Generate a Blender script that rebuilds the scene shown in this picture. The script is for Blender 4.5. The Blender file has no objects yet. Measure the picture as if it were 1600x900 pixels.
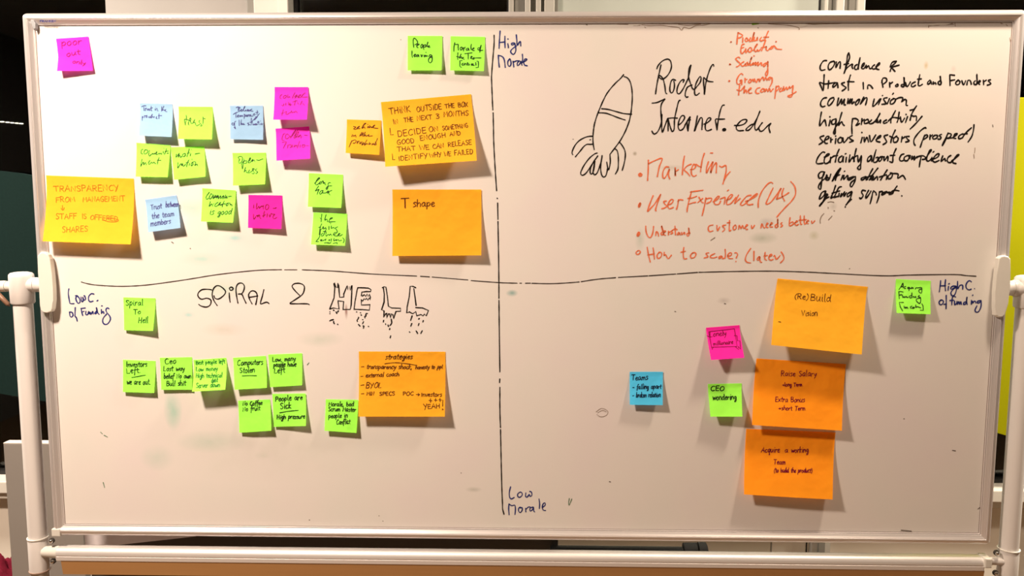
import bpy, bmesh, math, random
from mathutils import Vector, Euler

# ---------------------------------------------------------------- camera, world, lights, exposure
scene = bpy.context.scene
COL = scene.collection
scene.view_settings.view_transform = 'Standard'
scene.view_settings.look = 'None'
scene.view_settings.exposure = 0.0
scene.view_settings.gamma = 1.0
scene.view_settings.use_curve_mapping = False

FOCAL = 1200.0                                   # in pixels of the 1600 px wide frame
CAM = Vector((0.024544, -1.740449, 1.620539))
ROT = Euler((1.4687774, -0.0015121, 0.0206118), 'XYZ')
cam_data = bpy.data.cameras.new('camera')
cam_data.sensor_fit = 'HORIZONTAL'
cam_data.sensor_width = 36.0
cam_data.lens = FOCAL * 36.0 / 1600.0
cam_data.clip_start = 0.05
cam = bpy.data.objects.new('camera', cam_data)
cam.location = CAM
cam.rotation_euler = ROT
COL.objects.link(cam)
scene.camera = cam

world = bpy.data.worlds.new('night')
scene.world = world
world.use_nodes = True
world.node_tree.nodes['Background'].inputs[0].default_value = (0.004, 0.004, 0.006, 1)
world.node_tree.nodes['Background'].inputs[1].default_value = 0.4

LIGHT_COLOUR = (1.0, 0.80, 0.645)
def disk_light(name, loc, power, size, colour=LIGHT_COLOUR):
    l = bpy.data.lights.new(name, 'AREA')
    l.shape = 'DISK'
    l.size = size
    l.energy = power
    l.color = colour
    o = bpy.data.objects.new(name, l)
    o.location = loc
    COL.objects.link(o)
    return o
disk_light('ceiling_lamp_left', (-1.25, -1.1, 2.88), 101.0, 0.25, (1.0, 0.79, 0.62))
disk_light('ceiling_lamp_right', (1.1, -0.42, 2.88), 30.0, 0.18, (1.0, 0.78, 0.58))
disk_light('fill_light_room', (0.4, -3.6, 2.88), 6.0, 0.5, (1.0, 0.62, 0.36))  # added fill light far behind the camera, stands for no known lamp
disk_light('ceiling_lamp_window', (0.95, 0.36, 2.88), 1.5, 0.25, (1.0, 0.94, 0.78))
disk_light('ceiling_lamp_side', (2.5, 0.12, 2.88), 110.0, 0.3, (1.0, 0.86, 0.68))
disk_light('ceiling_lamp_side', (-2.5, 0.12, 2.88), 75.0, 0.3, (1.0, 0.88, 0.74))

# ---------------------------------------------------------------- helpers
RM = ROT.to_matrix()
def at(px, py, Y=0.0):
    """the point of the plane y = Y that the camera sees at a pixel of the 1600x900 photo"""
    d = RM @ Vector(((px - 800.0) / FOCAL, -(py - 450.0) / FOCAL, -1.0))
    t = (Y - CAM.y) / d.y
    return CAM + d * t

def tag(o, label=None, cat=None, group=None, kind=None):
    if label: o['label'] = label
    if cat: o['category'] = cat
    if group: o['group'] = group
    if kind: o['kind'] = kind
    return o

def link_mesh(name, verts, faces, mat, parent=None, smooth=False):
    me = bpy.data.meshes.new(name)
    me.from_pydata([tuple(v) for v in verts], [], faces)
    me.update()
    if smooth:
        for p in me.polygons: p.use_smooth = True
    if mat: me.materials.append(mat)
    o = bpy.data.objects.new(name, me)
    COL.objects.link(o)
    if parent: o.parent = parent
    return o

def link_bm(name, bm, mat, parent=None, smooth=False):
    bmesh.ops.recalc_face_normals(bm, faces=bm.faces[:])
    me = bpy.data.meshes.new(name)
    bm.to_mesh(me); bm.free()
    if smooth:
        for p in me.polygons: p.use_smooth = True
    if mat: me.materials.append(mat)
    o = bpy.data.objects.new(name, me)
    COL.objects.link(o)
    if parent: o.parent = parent
    return o

def empty(name, loc=(0, 0, 0)):
    o = bpy.data.objects.new(name, None)
    o.empty_display_size = 0.05
    o.location = loc
    COL.objects.link(o)
    return o

def bm_box(bm, a, b, bevel=0.0):
    x0, y0, z0 = a; x1, y1, z1 = b
    vs = [bm.verts.new(p) for p in ((x0,y0,z0),(x1,y0,z0),(x1,y1,z0),(x0,y1,z0),(x0,y0,z1),(x1,y0,z1),(x1,y1,z1),(x0,y1,z1))]
    fs = [bm.faces.new([vs[i] for i in f]) for f in ((0,1,2,3),(4,5,6,7),(0,1,5,4),(1,2,6,5),(2,3,7,6),(3,0,4,7))]
    if bevel > 0:
        es = set(e for f in fs for e in f.edges)
        bmesh.ops.bevel(bm, geom=list(es), offset=bevel, segments=2, affect='EDGES', profile=0.5)

def box(name, a, b, mat, parent=None, bevel=0.0):
    bm = bmesh.new(); bm_box(bm, a, b, bevel)
    return link_bm(name, bm, mat, parent)

def bm_lathe(bm, origin, axis, prof, n=32):
    """prof: list of (distance along axis, radius)"""
    ax = Vector(axis).normalized()
    u = ax.orthogonal().normalized(); v = ax.cross(u)
    rings = []
    for d, r in prof:
        c = Vector(origin) + ax * d
        if r < 1e-6: rings.append([bm.verts.new(c)])
        else: rings.append([bm.verts.new(c + (u * math.cos(2*math.pi*i/n) + v * math.sin(2*math.pi*i/n)) * r) for i in range(n)])
    for A, B in zip(rings, rings[1:]):
        if len(A) == 1 and len(B) == 1: continue
        for i in range(n):
            j = (i + 1) % n
            if len(A) == 1: bm.faces.new((A[0], B[i], B[j]))
            elif len(B) == 1: bm.faces.new((A[i], B[0], A[j]))
            else: bm.faces.new((A[i], B[i], B[j], A[j]))

def lathe(name, origin, axis, prof, mat, parent=None, n=32, smooth=True):
    bm = bmesh.new(); bm_lathe(bm, origin, axis, prof, n)
    o = link_bm(name, bm, mat, parent)
    if smooth:
        for p in o.data.polygons: p.use_smooth = True
        m = o.modifiers.new('edges', 'EDGE_SPLIT'); m.split_angle = math.radians(40)
    return o

def prism(name, pts, y0, y1, mat, parent=None, bevel=0.0):
    """pts: (x, z) outline, extruded between two depths"""
    bm = bmesh.new()
    A = [bm.verts.new((x, y0, z)) for x, z in pts]; B = [bm.verts.new((x, y1, z)) for x, z in pts]
    n = len(pts)
    bm.faces.new(A); bm.faces.new(B[::-1])
    for i in range(n): bm.faces.new((A[i], B[i], B[(i+1) % n], A[(i+1) % n]))
    if bevel:
        front = [e for e in bm.edges if (e.verts[0] in A and e.verts[1] in A)]
        bmesh.ops.bevel(bm, geom=front, offset=bevel, segments=3, affect='EDGES', profile=0.5)
    return link_bm(name, bm, mat, parent)

# ---------------------------------------------------------------- materials
MATS = {}
def mat(name, colour, rough=0.6, metal=0.0, spec=0.4, noise=0.0, nscale=40.0, bump=0.0, emit=0.0):
    if name in MATS: return MATS[name]
    m = bpy.data.materials.new(name); m.use_nodes = True
    nt = m.node_tree; b = nt.nodes['Principled BSDF']
    b.inputs['Roughness'].default_value = rough
    b.inputs['Metallic'].default_value = metal
    b.inputs['Specular IOR Level'].default_value = spec
    c = (*colour, 1)
    tc = nt.nodes.new('ShaderNodeTexCoord')
    n = nt.nodes.new('ShaderNodeTexNoise'); n.inputs['Scale'].default_value = nscale; n.inputs['Detail'].default_value = 4
    nt.links.new(tc.outputs['Object'], n.inputs['Vector'])
    r = nt.nodes.new('ShaderNodeValToRGB')
    k = 1 - noise
    r.color_ramp.elements[0].position = 0.3; r.color_ramp.elements[1].position = 0.7
    r.color_ramp.elements[0].color = (colour[0]*k, colour[1]*k, colour[2]*k, 1); r.color_ramp.elements[1].color = c
    nt.links.new(n.outputs['Fac'], r.inputs['Fac']); nt.links.new(r.outputs['Color'], b.inputs['Base Color'])
    if bump:
        bp = nt.nodes.new('ShaderNodeBump'); bp.inputs['Strength'].default_value = bump; bp.inputs['Distance'].default_value = 0.01
        nt.links.new(n.outputs['Fac'], bp.inputs['Height']); nt.links.new(bp.outputs['Normal'], b.inputs['Normal'])
    if emit:
        b.inputs['Emission Color'].default_value = c; b.inputs['Emission Strength'].default_value = emit
    MATS[name] = m
    return m

M_FRAME = mat('aluminium frame', (0.88, 0.85, 0.86), 0.30, 0.62, 0.5, 0.01, 2)
M_POST = mat('pale grey paint', (0.80, 0.775, 0.765), 0.38, 0.0, 0.45, 0.02, 8)
M_PLASTIC = mat('white plastic', (0.80, 0.79, 0.74), 0.4, 0.0, 0.45, 0.02, 30)
M_CHROME = mat('chrome bolt', (0.75, 0.75, 0.75), 0.12, 1.0)
M_DARKGAP = mat('dark washer', (0.05, 0.045, 0.04), 0.7)
M_SEAM = mat('brown seam', (0.26, 0.20, 0.18), 0.7)
M_BLACK = mat('black ink', (0.012, 0.009, 0.008), 0.5, 0, 0.2)
M_BLACK_THIN = mat('worn black ink', (0.05, 0.038, 0.032), 0.5, 0, 0.2)
M_BLUE = mat('blue ink', (0.03, 0.045, 0.26), 0.5, 0, 0.2, 0.5, 90)
M_RED = mat('red ink', (1.0, 0.24, 0.11), 0.5, 0, 0.2, 0.25, 120)
M_GREENINK = mat('green ink', (0.09, 0.20, 0.10), 0.5, 0, 0.2)
M_SPECK = mat('dried ink speck', (0.13, 0.10, 0.085), 0.6, 0, 0.2)
M_GREYINK = mat('faint grey ink', (0.30, 0.24, 0.20), 0.6, 0, 0.2)
M_SMEAR = mat('brown smear', (0.42, 0.33, 0.27), 0.7, 0, 0.2, 0.3, 150)

def board_material():
    m = bpy.data.materials.new('whiteboard enamel'); m.use_nodes = True
    nt = m.node_tree; N = nt.nodes; L = nt.links
    b = N['Principled BSDF']
    b.inputs['Roughness'].default_value = 0.42
    b.inputs['Specular IOR Level'].default_value = 0.35
    tc = N.new('ShaderNodeTexCoord')
    n1 = N.new('ShaderNodeTexNoise'); n1.inputs['Scale'].default_value = 4.0; n1.inputs['Detail'].default_value = 3
    L.new(tc.outputs['Object'], n1.inputs['Vector'])
    r1 = N.new('ShaderNodeValToRGB')
    r1.color_ramp.elements[0].position = 0.32; r1.color_ramp.elements[1].position = 0.68
    r1.color_ramp.elements[0].color = (0.86, 0.80, 0.80, 1); r1.color_ramp.elements[1].color = (0.835, 0.825, 0.79, 1)
    e = r1.color_ramp.elements.new(0.5); e.color = (0.86, 0.825, 0.80, 1)
    L.new(n1.outputs['Fac'], r1.inputs['Fac'])
    col = r1.outputs['Color']
    n2 = N.new('ShaderNodeTexNoise'); n2.inputs['Scale'].default_value = 22.0; n2.inputs['Detail'].default_value = 5
    L.new(tc.outputs['Object'], n2.inputs['Vector'])
    # wiped marker smudges: (x px, y px, half width px, half height px, colour, strength)
    SM = [(300, 325, 38, 16, (0.45, 0.80, 0.72), 0.45), (365, 372, 22, 8, (0.4, 0.85, 0.85), 0.5),
          (315, 405, 40, 12, (0.5, 0.85, 0.8), 0.45), (355, 450, 60, 18, (0.55, 0.85, 0.7), 0.35),
          (295, 492, 12, 6, (0.4, 0.85, 0.85), 0.4), (270, 640, 16, 36, (0.5, 0.80, 0.68), 0.55),
          (330, 690, 60, 20, (0.6, 0.78, 0.68), 0.35), (245, 715, 30, 24, (0.6, 0.78, 0.68), 0.3),
          (500, 530, 40, 14, (0.65, 0.75, 0.66), 0.35), (541, 487, 3, 14, (0.45, 0.28, 0.26), 0.7),
          (740, 765, 14, 5, (0.5, 0.52, 0.45), 0.3), (800, 458, 10, 6, (0.4, 0.6, 0.58), 0.6),
          (1198, 348, 14, 9, (0.50, 0.50, 0.56), 0.32), (1192, 372, 24, 10, (0.55, 0.6, 0.5), 0.45),
          (1272, 368, 9, 8, (0.62, 0.62, 0.42), 0.5), (992, 240, 4, 4, (0.55, 0.5, 0.42), 0.7),
          (1302, 322, 7, 8, (0.55, 0.54, 0.5), 0.3), (1131, 470, 12, 6, (0.45, 0.40, 0.38), 0.25),
          (1000, 375, 8, 20, (0.6, 0.72, 0.64), 0.35), (1447, 102, 4, 7, (0.7, 0.6, 0.35), 0.5),
          (1490, 108, 5, 6, (0.6, 0.5, 0.5), 0.3), (1050, 262, 20, 5, (0.6, 0.55, 0.47), 0.35),
          (350, 515, 40, 12, (0.7, 0.74, 0.66), 0.3), (410, 712, 14, 8, (0.7, 0.76, 0.66), 0.3),
          (420, 700, 200, 60, (0.80, 0.80, 0.72), 0.25), (1000, 600, 60, 20, (0.85, 0.80, 0.75), 0.2)]
    for (px, py, w, h, c, s) in SM:
        p = at(px, py, 0)
        mp = N.new('ShaderNodeMapping'); mp.vector_type = 'POINT'
        sx, sz = 1 / (w * 0.00145), 1 / (h * 0.00145)
        mp.inputs['Scale'].default_value = (sx, 0, sz)
        mp.inputs['Location'].default_value = (-p.x * sx, 0, -p.z * sz)
        L.new(tc.outputs['Object'], mp.inputs['Vector'])
        g = N.new('ShaderNodeTexGradient'); g.gradient_type = 'SPHERICAL'
        L.new(mp.outputs['Vector'], g.inputs['Vector'])
        mu = N.new('ShaderNodeMath'); mu.operation = 'MULTIPLY'
        L.new(g.outputs['Fac'], mu.inputs[0]); L.new(n2.outputs['Fac'], mu.inputs[1])
        mu2 = N.new('ShaderNodeMath'); mu2.operation = 'MULTIPLY'; mu2.inputs[1].default_value = s * 3.1; mu2.use_clamp = True
        L.new(mu.outputs[0], mu2.inputs[0])
        mx = N.new('ShaderNodeMixRGB'); mx.inputs[2].default_value = (c[0]*0.86, c[1]*0.86, c[2]*0.86, 1)
        L.new(mu2.outputs[0], mx.inputs[0]); L.new(col, mx.inputs[1])
        col = mx.outputs[0]
    L.new(col, b.inputs['Base Color'])
    return m
M_BOARD = board_material()

def paper(name, colour, trans=0.15):
    m = bpy.data.materials.new(name); m.use_nodes = True
    nt = m.node_tree; N = nt.nodes; L = nt.links
    N.remove(N['Principled BSDF'])
    out = N['Material Output']
    d = N.new('ShaderNodeBsdfDiffuse'); t = N.new('ShaderNodeBsdfTranslucent'); mx = N.new('ShaderNodeMixShader')
    tc = N.new('ShaderNodeTexCoord')
    n = N.new('ShaderNodeTexNoise'); n.inputs['Scale'].default_value = 14.0; n.inputs['Detail'].default_value = 3
    L.new(tc.outputs['Object'], n.inputs['Vector'])
    r = N.new('ShaderNodeValToRGB')
    r.color_ramp.elements[0].color = tuple(c * 0.93 for c in colour) + (1,); r.color_ramp.elements[1].color = (*colour, 1)
    L.new(n.outputs['Fac'], r.inputs['Fac'])
    L.new(r.outputs['Color'], d.inputs['Color']); L.new(r.outputs['Color'], t.inputs['Color'])
    bp = N.new('ShaderNodeBump'); bp.inputs['Strength'].default_value = 0.25; bp.inputs['Distance'].default_value = 0.02
    L.new(n.outputs['Fac'], bp.inputs['Height']); L.new(bp.outputs['Normal'], d.inputs['Normal'])
    mx.inputs[0].default_value = trans
    L.new(d.outputs[0], mx.inputs[1]); L.new(t.outputs[0], mx.inputs[2]); L.new(mx.outputs[0], out.inputs['Surface'])
    return m
PAPER = {
    'green': paper('lime note paper', (0.46, 1.32, 0.13)),
    'pink': paper('pink note paper', (1.1, 0.05, 0.72)),
    'hotpink': paper('hot pink note paper', (1.1, 0.035, 0.50)),
    'sky': paper('pale blue note paper', (0.37, 0.63, 0.95)),
    'blue': paper('blue note paper', (0.11, 0.72, 1.2)),
    'amber': paper('amber note paper', (1.15, 0.61, 0.045), 0.26),
    'orange': paper('orange note paper', (1.15, 0.57, 0.04), 0.26),
    'deep': paper('deep orange note paper', (1.38, 0.52, 0.03), 0.26),
}

# ---------------------------------------------------------------- pen strokes
def smooth(pts, k=5):
    if len(pts) < 3: return pts
    out = []
    P = [pts[0]] + list(pts) + [pts[-1]]
    for i in range(1, len(P) - 2):
        p0, p1, p2, p3 = P[i-1], P[i], P[i+1], P[i+2]
        for j in range(k):
            t = j / k
            out.append(tuple(0.5 * (2*p1[a] + (p2[a]-p0[a])*t + (2*p0[a]-5*p1[a]+4*p2[a]-p3[a])*t*t + (3*p1[a]-p0[a]-3*p2[a]+p3[a])*t**3) for a in (0, 1)))
    out.append(tuple(pts[-1]))
    return out

def parse(text, x0, y0, s):
    """strokes in the coordinates of an enlarged detail -> photo pixels"""
    res = []
    for st in text.replace('\n', ' ').split(';'):
        st = st.strip()
        if not st: continue
        sharp = st.startswith('!')
        v = [float(a) for a in st.lstrip('!').split()]
        pts = [(x0 + v[i] / s, y0 + v[i+1] / s) for i in range(0, len(v) - 1, 2)]
        if len(pts) == 1: pts = [pts[0], (pts[0][0] + 0.5, pts[0][1] + 0.2)]
        res.append(pts if sharp else smooth(pts))
    return res

def ribbons(name, strokes, width, surf, material, parent, seed=1):
    """flat ink ribbons; surf maps a pixel to a point just in front of the written surface"""
    rnd = random.Random(seed)
    V, F = [], []
    for pts in strokes:
        q = [pts[0]]
        for p in pts[1:]:
            if math.hypot(p[0]-q[-1][0], p[1]-q[-1][1]) > 0.12: q.append(p)
        if len(q) < 2: q.append((q[0][0] + 0.3, q[0][1]))
        ph = rnd.uniform(0, 6)
        n = len(q)
        rows = []
        length = 0
        for i, p in enumerate(q):
            a = q[max(i-1, 0)]; b = q[min(i+1, n-1)]
            dx, dy = b[0]-a[0], b[1]-a[1]; l = math.hypot(dx, dy) or 1
            if i: length += math.hypot(p[0]-q[i-1][0], p[1]-q[i-1][1])
            w = width * 0.5 * (1 + 0.16 * math.sin(length * 0.35 + ph))
            rows.append((p, (dx/l, dy/l), w))
        first, last = rows[0], rows[-1]
        def cap(r, sgn):
            (p, d, w) = r
            return ((p[0] + sgn*d[0]*w*0.75, p[1] + sgn*d[1]*w*0.75), d, w*0.55)
        rows = [cap(first, -1)] + rows + [cap(last, 1)]
        base = len(V)
        for (p, d, w) in rows:
            V.append(surf(p[0] - d[1]*w, p[1] + d[0]*w)); V.append(surf(p[0] + d[1]*w, p[1] - d[0]*w))
        for i in range(len(rows) - 1):
            a = base + 2*i
            F.append((a, a+1, a+3, a+2))
    return link_mesh(name, V, F, material, parent)

def on_board(px, py):
    return at(px, py, -0.0004)

# single-stroke hand lettering: x-height 10, ascender 18, capitals 16
G = {
 'a':(10,"8 9 5 10 1 6 2 1 5 1 8 6 8 9 8 3 10 0"), 'b':(9,"1 18 1 1;1 6 5 10 8 6 6 1 1 1"), 'c':(8,"8 9 4 10 1 6 2 1 5 0 8 2"),
 'd':(10,"8 7 5 10 1 6 2 1 5 1 8 6 9 18 8 5 10 0"), 'e':(8,"1 5 6 6 7 9 4 10 1 6 2 1 5 0 8 2"), 'f':(7,"8 17 6 18 4 14 3 5 2 -6;0 9 7 10"),
 'g':(9,"8 9 5 10 1 6 3 2 7 5 8 9 8 -2 6 -7 2 -6 8 1"), 'h':(9,"1 18 1 0;1 5 5 10 8 7 8 0"), 'i':(4,"2 10 2 2 4 0;2 14 2.3 14.5"),
 'j':(4,"3 10 3 -4 0 -7;3 14 3.3 14.5"), 'k':(8,"1 18 1 0;7 10 1 5 8 0"), 'l':(4,"2 18 2 2 4 0"),
 'm':(13,"1 10 1 0;1 6 4 10 6 7 6 0;6 6 9 10 11 7 12 0"), 'n':(9,"1 10 1 0;1 5 5 10 8 7 8 0"), 'o':(9,"5 10 1 6 2 1 5 0 8 4 7 9 5 10"),
 'p':(9,"1 10 1 -7;1 6 5 10 8 6 5 1 1 2"), 'q':(9,"8 9 5 10 1 6 3 1 7 4 8 9 8 -7 10 -5"), 'r':(7,"1 10 1 0;1 5 4 9 7 9"),
 's':(7,"7 9 4 10 1 8 5 5 6 2 1 0"), 't':(6,"3 15 3 2 6 0;0 10 7 10"), 'u':(10,"1 10 1 3 4 0 8 6 8 10 8 2 10 0"),
 'v':(8,"0 10 4 0 8 10"), 'w':(12,"0 10 3 0 6 8 9 0 12 10"), 'x':(8,"0 10 8 0;8 10 0 0"), 'y':(8,"0 10 2 4 5 3 8 10 6 0 2 -7"), 'z':(8,"!0 10 8 10 0 0 8 0"),
 'A':(12,"!0 0 6 16 11 0;!2 6 10 6"), 'B':(11,"!1 0 1 16;1 16 8 15 8 10 1 8.5 9 7 9 1 1 0"), 'C':(11,"10 14 6 16 1 10 2 2 6 0 10 2"),
 'D':(11,"!1 0 1 16;1 16 8 14 10 8 7 1 1 0"), 'E':(10,"!1 0 1 16;!1 16 9 16;!1 8 8 8.5;!1 0 9 0"), 'F':(10,"!1 0 1 16;!1 16 10 16.5;!1 8.5 8 9"),
 'G':(12,"10 14 6 16 1 10 2 2 7 0 10 3 10 7 6 7"), 'H':(12,"!1 0 1 16;!10 0 10 16;!1 8 10 8.5"), 'I':(5,"!2.5 0 2.5 16"),
 'K':(11,"!1 0 1 16;!9 16 1 8 10 0"), 'L':(10,"!1 16 1 0 9 0.5"), 'M':(14,"!1 0 2 16 7 6 11 16 13 0"), 'N':(12,"!1 0 1 16 10 0 10 16"),
 'O':(12,"6 16 1 10 2 2 6 0 11 5 10 14 6 16"), 'P':(10,"!1 0 1 16;1 16 8 15 8 9 1 8"), 'R':(11,"!1 0 1 16;1 16 8 15 8 9 1 8;!3 8 10 0"),
 'S':(10,"9 14 5 16 1 13 4 9 8 6 8 2 4 0 1 2"), 'T':(12,"!6 16 6 0;!0 16 12 16"), 'U':(12,"1 16 1 4 5 0 9 3 10 16"), 'V':(11,"!0 16 5 0 10 16"),
 'W':(15,"!0 16 4 0 8 12 11 0 15 16"), 'X':(11,"!0 16 10 0;!10 16 0 0"), 'Y':(11,"!0 16 5 8;!10 16 3 -2"), '3':(9,"1 15 6 16 8 13 3 9 8 6 6 0 1 1"),
 '-':(10,"!1 6 8 6.5"), '.':(4,"1.5 0 2 0.5"), ',':(4,"2 1 1 -4"), '(':(6,"5 18 1 10 2 2 5 -3"), ')':(6,"1 18 5 10 4 2 1 -3"),
 '[':(6,"!5 18 1 18 1 -3 5 -3"), ']':(6,"!1 18 5 18 5 -3 1 -3"), '!':(4,"!2 17 2 5;2 0 2.3 0.5"), '>':(11,"!0 6 9 6;!5 9 9 6 5 3"), ' ':(8,""),
}
def lettering(text, x0, y0, x1, y1, xh, slant=0.12, seed=0):
    """text on a base line from one pixel to another; returns strokes in photo pixels"""
    rnd = random.Random(seed * 77 + len(text))
    total = sum(G[c][0] + 1.5 for c in text) - 1.5
    L = math.hypot(x1 - x0, y1 - y0)
    ux, uy = (x1 - x0) / L, (y1 - y0) / L
    sx = L / total; sy = xh / 10.0
    res = []; pen = 0.0
    for c in text:
        w, g = G[c]
        jy = rnd.uniform(-0.7, 0.7); js = rnd.uniform(0.9, 1.1); jl = slant + rnd.uniform(-0.06, 0.06)
        for st in g.split(';'):
            st = st.strip()
            if not st: continue
            v = [float(a) for a in st.lstrip('!').split()]
            pts = []
            for i in range(0, len(v), 2):
                gx = (pen + v[i]) * sx; gy = (v[i+1] * js + jy) * sy
                gx += gy * jl
                pts.append((x0 + ux * gx + uy * gy, y0 + uy * gx - ux * gy))
            res.append(pts if st.startswith('!') else smooth(pts, 4))
        pen += w + 1.5
    return res

# ---------------------------------------------------------------- the room
M_WALL = mat('cream wall paint', (0.90, 0.85, 0.76), 0.7, 0, 0.3, 0.03, 8)
M_PIER = mat('greenish white wall panel', (0.60, 0.66, 0.62), 0.55, 0, 0.3, 0.03, 8)
M_WFRAME = mat('window profile', (0.62, 0.61, 0.57), 0.4, 0.1, 0.4, 0.03, 20)
M_WFRAME_D = mat('grey window profile', (0.30, 0.295, 0.27), 0.5, 0.1, 0.4, 0.05, 20)
M_GASKET = mat('black gasket', (0.02, 0.02, 0.02), 0.6)
M_CARPET = mat('brown carpet', (0.19, 0.115, 0.065), 0.95, 0, 0.1, 0.3, 300, 0.3)
M_CEIL = mat('ceiling paint', (0.45, 0.44, 0.42), 0.9, 0, 0.2, 0.03, 10)
M_ROOM = mat('dim room wall', (0.14, 0.13, 0.12), 0.9, 0, 0.2, 0.05, 5)
M_GLASS = bpy.data.materials.new('window glass'); M_GLASS.use_nodes = True
_b = M_GLASS.node_tree.nodes['Principled BSDF']
_b.inputs['Base Color'].default_value = (0.9, 0.95, 0.93, 1); _b.inputs['Roughness'].default_value = 0.02
_b.inputs['Transmission Weight'].default_value = 1.0; _b.inputs['IOR'].default_value = 1.45

YW = 0.80                          # the window wall
CEIL = 2.95
def X(px, Y=YW, py=10): return at(px, py, Y).x
def Z(py, Y=YW, px=800): return at(px, py, Y).z
def struct(o): o['kind'] = 'structure'; return o

struct(box('floor', (-4, -6.0, -0.1), (4, 2.2, 0.0), M_CARPET))
struct(box('ceiling', (-4, -6.0, CEIL), (4, 2.2, CEIL + 0.1), M_CEIL))
struct(box('wall_left', (-4.1, -6.0, 0), (-4.0, 1.0, CEIL), M_ROOM))
struct(box('wall_right', (4.0, -6.0, 0), (4.1, 1.0, CEIL), M_ROOM))
struct(box('wall_front', (-4, -6.1, 0), (4, -6.0, CEIL), M_ROOM))
ZS_TOP = at(1580, 767, YW - 0.06).z
ZS_BOT = at(1580, 797, YW - 0.06).z
struct(box('wall_back', (-4, YW, 0), (4, YW + 0.06, ZS_TOP - 0.002), M_WALL))
# sill with a stepped front
bm = bmesh.new()
bm_box(bm, (-4, YW - 0.06, ZS_BOT + 0.024), (4, YW + 0.05, ZS_TOP + 0.001), 0.004)
bm_box(bm, (-4, YW - 0.045, ZS_BOT), (4, YW + 0.001, ZS_BOT + 0.0245), 0.003)
struct(link_bm('trim_1', bm, mat('white sill', (0.76, 0.74, 0.68), 0.4, 0, 0.4, 0.02, 10)))
struct(box('trim_2', (-4, YW - 0.008, ZS_BOT - 0.010), (4, YW + 0.001, ZS_BOT - 0.001), M_GASKET))

# piers between the windows
struct(box('wall_pier', (X(165), YW, ZS_TOP), (X(388), YW + 0.2, CEIL), mat('pinkish wall', (0.56, 0.545, 0.53), 0.6, 0, 0.3, 0.03, 8)))
struct(box('wall_pier', (X(872), YW, ZS_TOP), (X(1279), YW + 0.2, CEIL), M_PIER))
struct(box('trim_8', (X(872), YW - 0.004, 0.02), (at(1203, 848, YW).x, YW + 0.001, ZS_BOT - 0.012), mat('tan parapet panel', (0.62, 0.56, 0.46), 0.6, 0, 0.3, 0.03, 8)))
# seams of the parapet cladding seen below the board
for px in (1205, 1260):
    x = at(px, 848, YW).x
    struct(box('trim_3', (x - 0.002, YW - 0.003, 0.02), (x + 0.002, YW + 0.001, ZS_BOT - 0.012), M_GASKET if px == 1260 else M_WFRAME_D))

def profile(pairs, name):
    """upright window profiles, each (left px, right px, depth, material) at the top of the photo"""
    for (a, b, d, m) in pairs:
        struct(box(name, (X(a), YW - d, ZS_TOP), (X(b), YW + 0.1, CEIL), m, None, min(0.003, (X(b)-X(a)) * 0.2)))
profile([(388, 401, 0.015, M_WFRAME_D), (401, 440, 0.03, M_WFRAME), (440, 457, 0.045, M_WFRAME)], 'trim_4')
profile([(795, 803, 0.03, M_WFRAME), (803, 820, 0.02, M_WFRAME_D), (820, 829, 0.045, M_WFRAME), (829, 837, 0.02, M_WFRAME_D),
         (837, 845, 0.045, M_WFRAME), (845, 850, 0.02, M_WFRAME_D), (850, 866, 0.04, M_WFRAME), (866, 872, 0.015, M_WFRAME_D)], 'trim_5')
profile([(1279, 1281.5, 0.005, M_GASKET), (1281.5, 1288, 0.035, M_WFRAME), (1288, 1298, 0.015, M_WFRAME_D), (1298, 1311, 0.045, M_WFRAME),
         (1311, 1319, 0.03, M_WFRAME_D), (1319, 1329, 0.04, M_WFRAME_D), (1329, 1342, 0.05, M_WFRAME)], 'trim_6')
# the same post runs down over the parapet
for a, b, d, m in ((1264, 1272, 0.03, M_WFRAME), (1272, 1281, 0.045, M_WFRAME_D), (1281, 1292, 0.03, M_WFRAME)):
    struct(box('trim_7', (at(a, 848, YW).x, YW - d, 0.0), (at(b, 848, YW).x, YW + 0.001, ZS_BOT - 0.011), m))

def window(n, x0, x1):
    w = empty('window_%d' % n, ((x0 + x1) / 2, YW + 0.04, ZS_TOP)); struct(w)
    cx = w.location.x
    def bar(name, a, b, m=M_GASKET):
        return struct(box(name, a, b, m, w))
    h = CEIL - ZS_TOP; hw = (x1 - x0) / 2
    bar('frame', (-hw, -0.03, 0.0), (hw, 0.03, 0.014))
    bar('frame', (-hw, -0.03, h - 0.05), (hw, 0.03, h))
    bar('frame', (-hw, -0.03, 0.014), (-hw + 0.006, 0.03, h - 0.05))
    bar('frame', (hw - 0.006, -0.03, 0.014), (hw, 0.03, h - 0.05))
    struct(box('pane', (-hw + 0.006, 0.0, 0.014), (hw - 0.006, 0.008, h - 0.05), M_GLASS, w))
window(1, -4.0, X(165))
window(2, X(457), X(795))
window(3, X(1342), 4.0)

M_WOOD = bpy.data.materials.new('orange brown wood'); M_WOOD.use_nodes = True
_nt = M_WOOD.node_tree; _b = _nt.nodes['Principled BSDF']; _b.inputs['Roughness'].default_value = 0.45
_tc = _nt.nodes.new('ShaderNodeTexCoord'); _mp = _nt.nodes.new('ShaderNodeMapping'); _mp.inputs['Scale'].default_value = (1.5, 30, 30)
_no = _nt.nodes.new('ShaderNodeTexNoise'); _no.inputs['Scale'].default_value = 3; _no.inputs['Detail'].default_value = 6
_rp = _nt.nodes.new('ShaderNodeValToRGB'); _rp.color_ramp.elements[0].color = (0.50, 0.265, 0.10, 1); _rp.color_ramp.elements[1].color = (0.60, 0.325, 0.13, 1)
_nt.links.new(_tc.outputs['Object'], _mp.inputs['Vector']); _nt.links.new(_mp.outputs[0], _no.inputs['Vector']); _nt.links.new(_no.outputs['Fac'], _rp.inputs['Fac']); _nt.links.new(_rp.outputs['Color'], _b.inputs['Base Color'])

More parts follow.
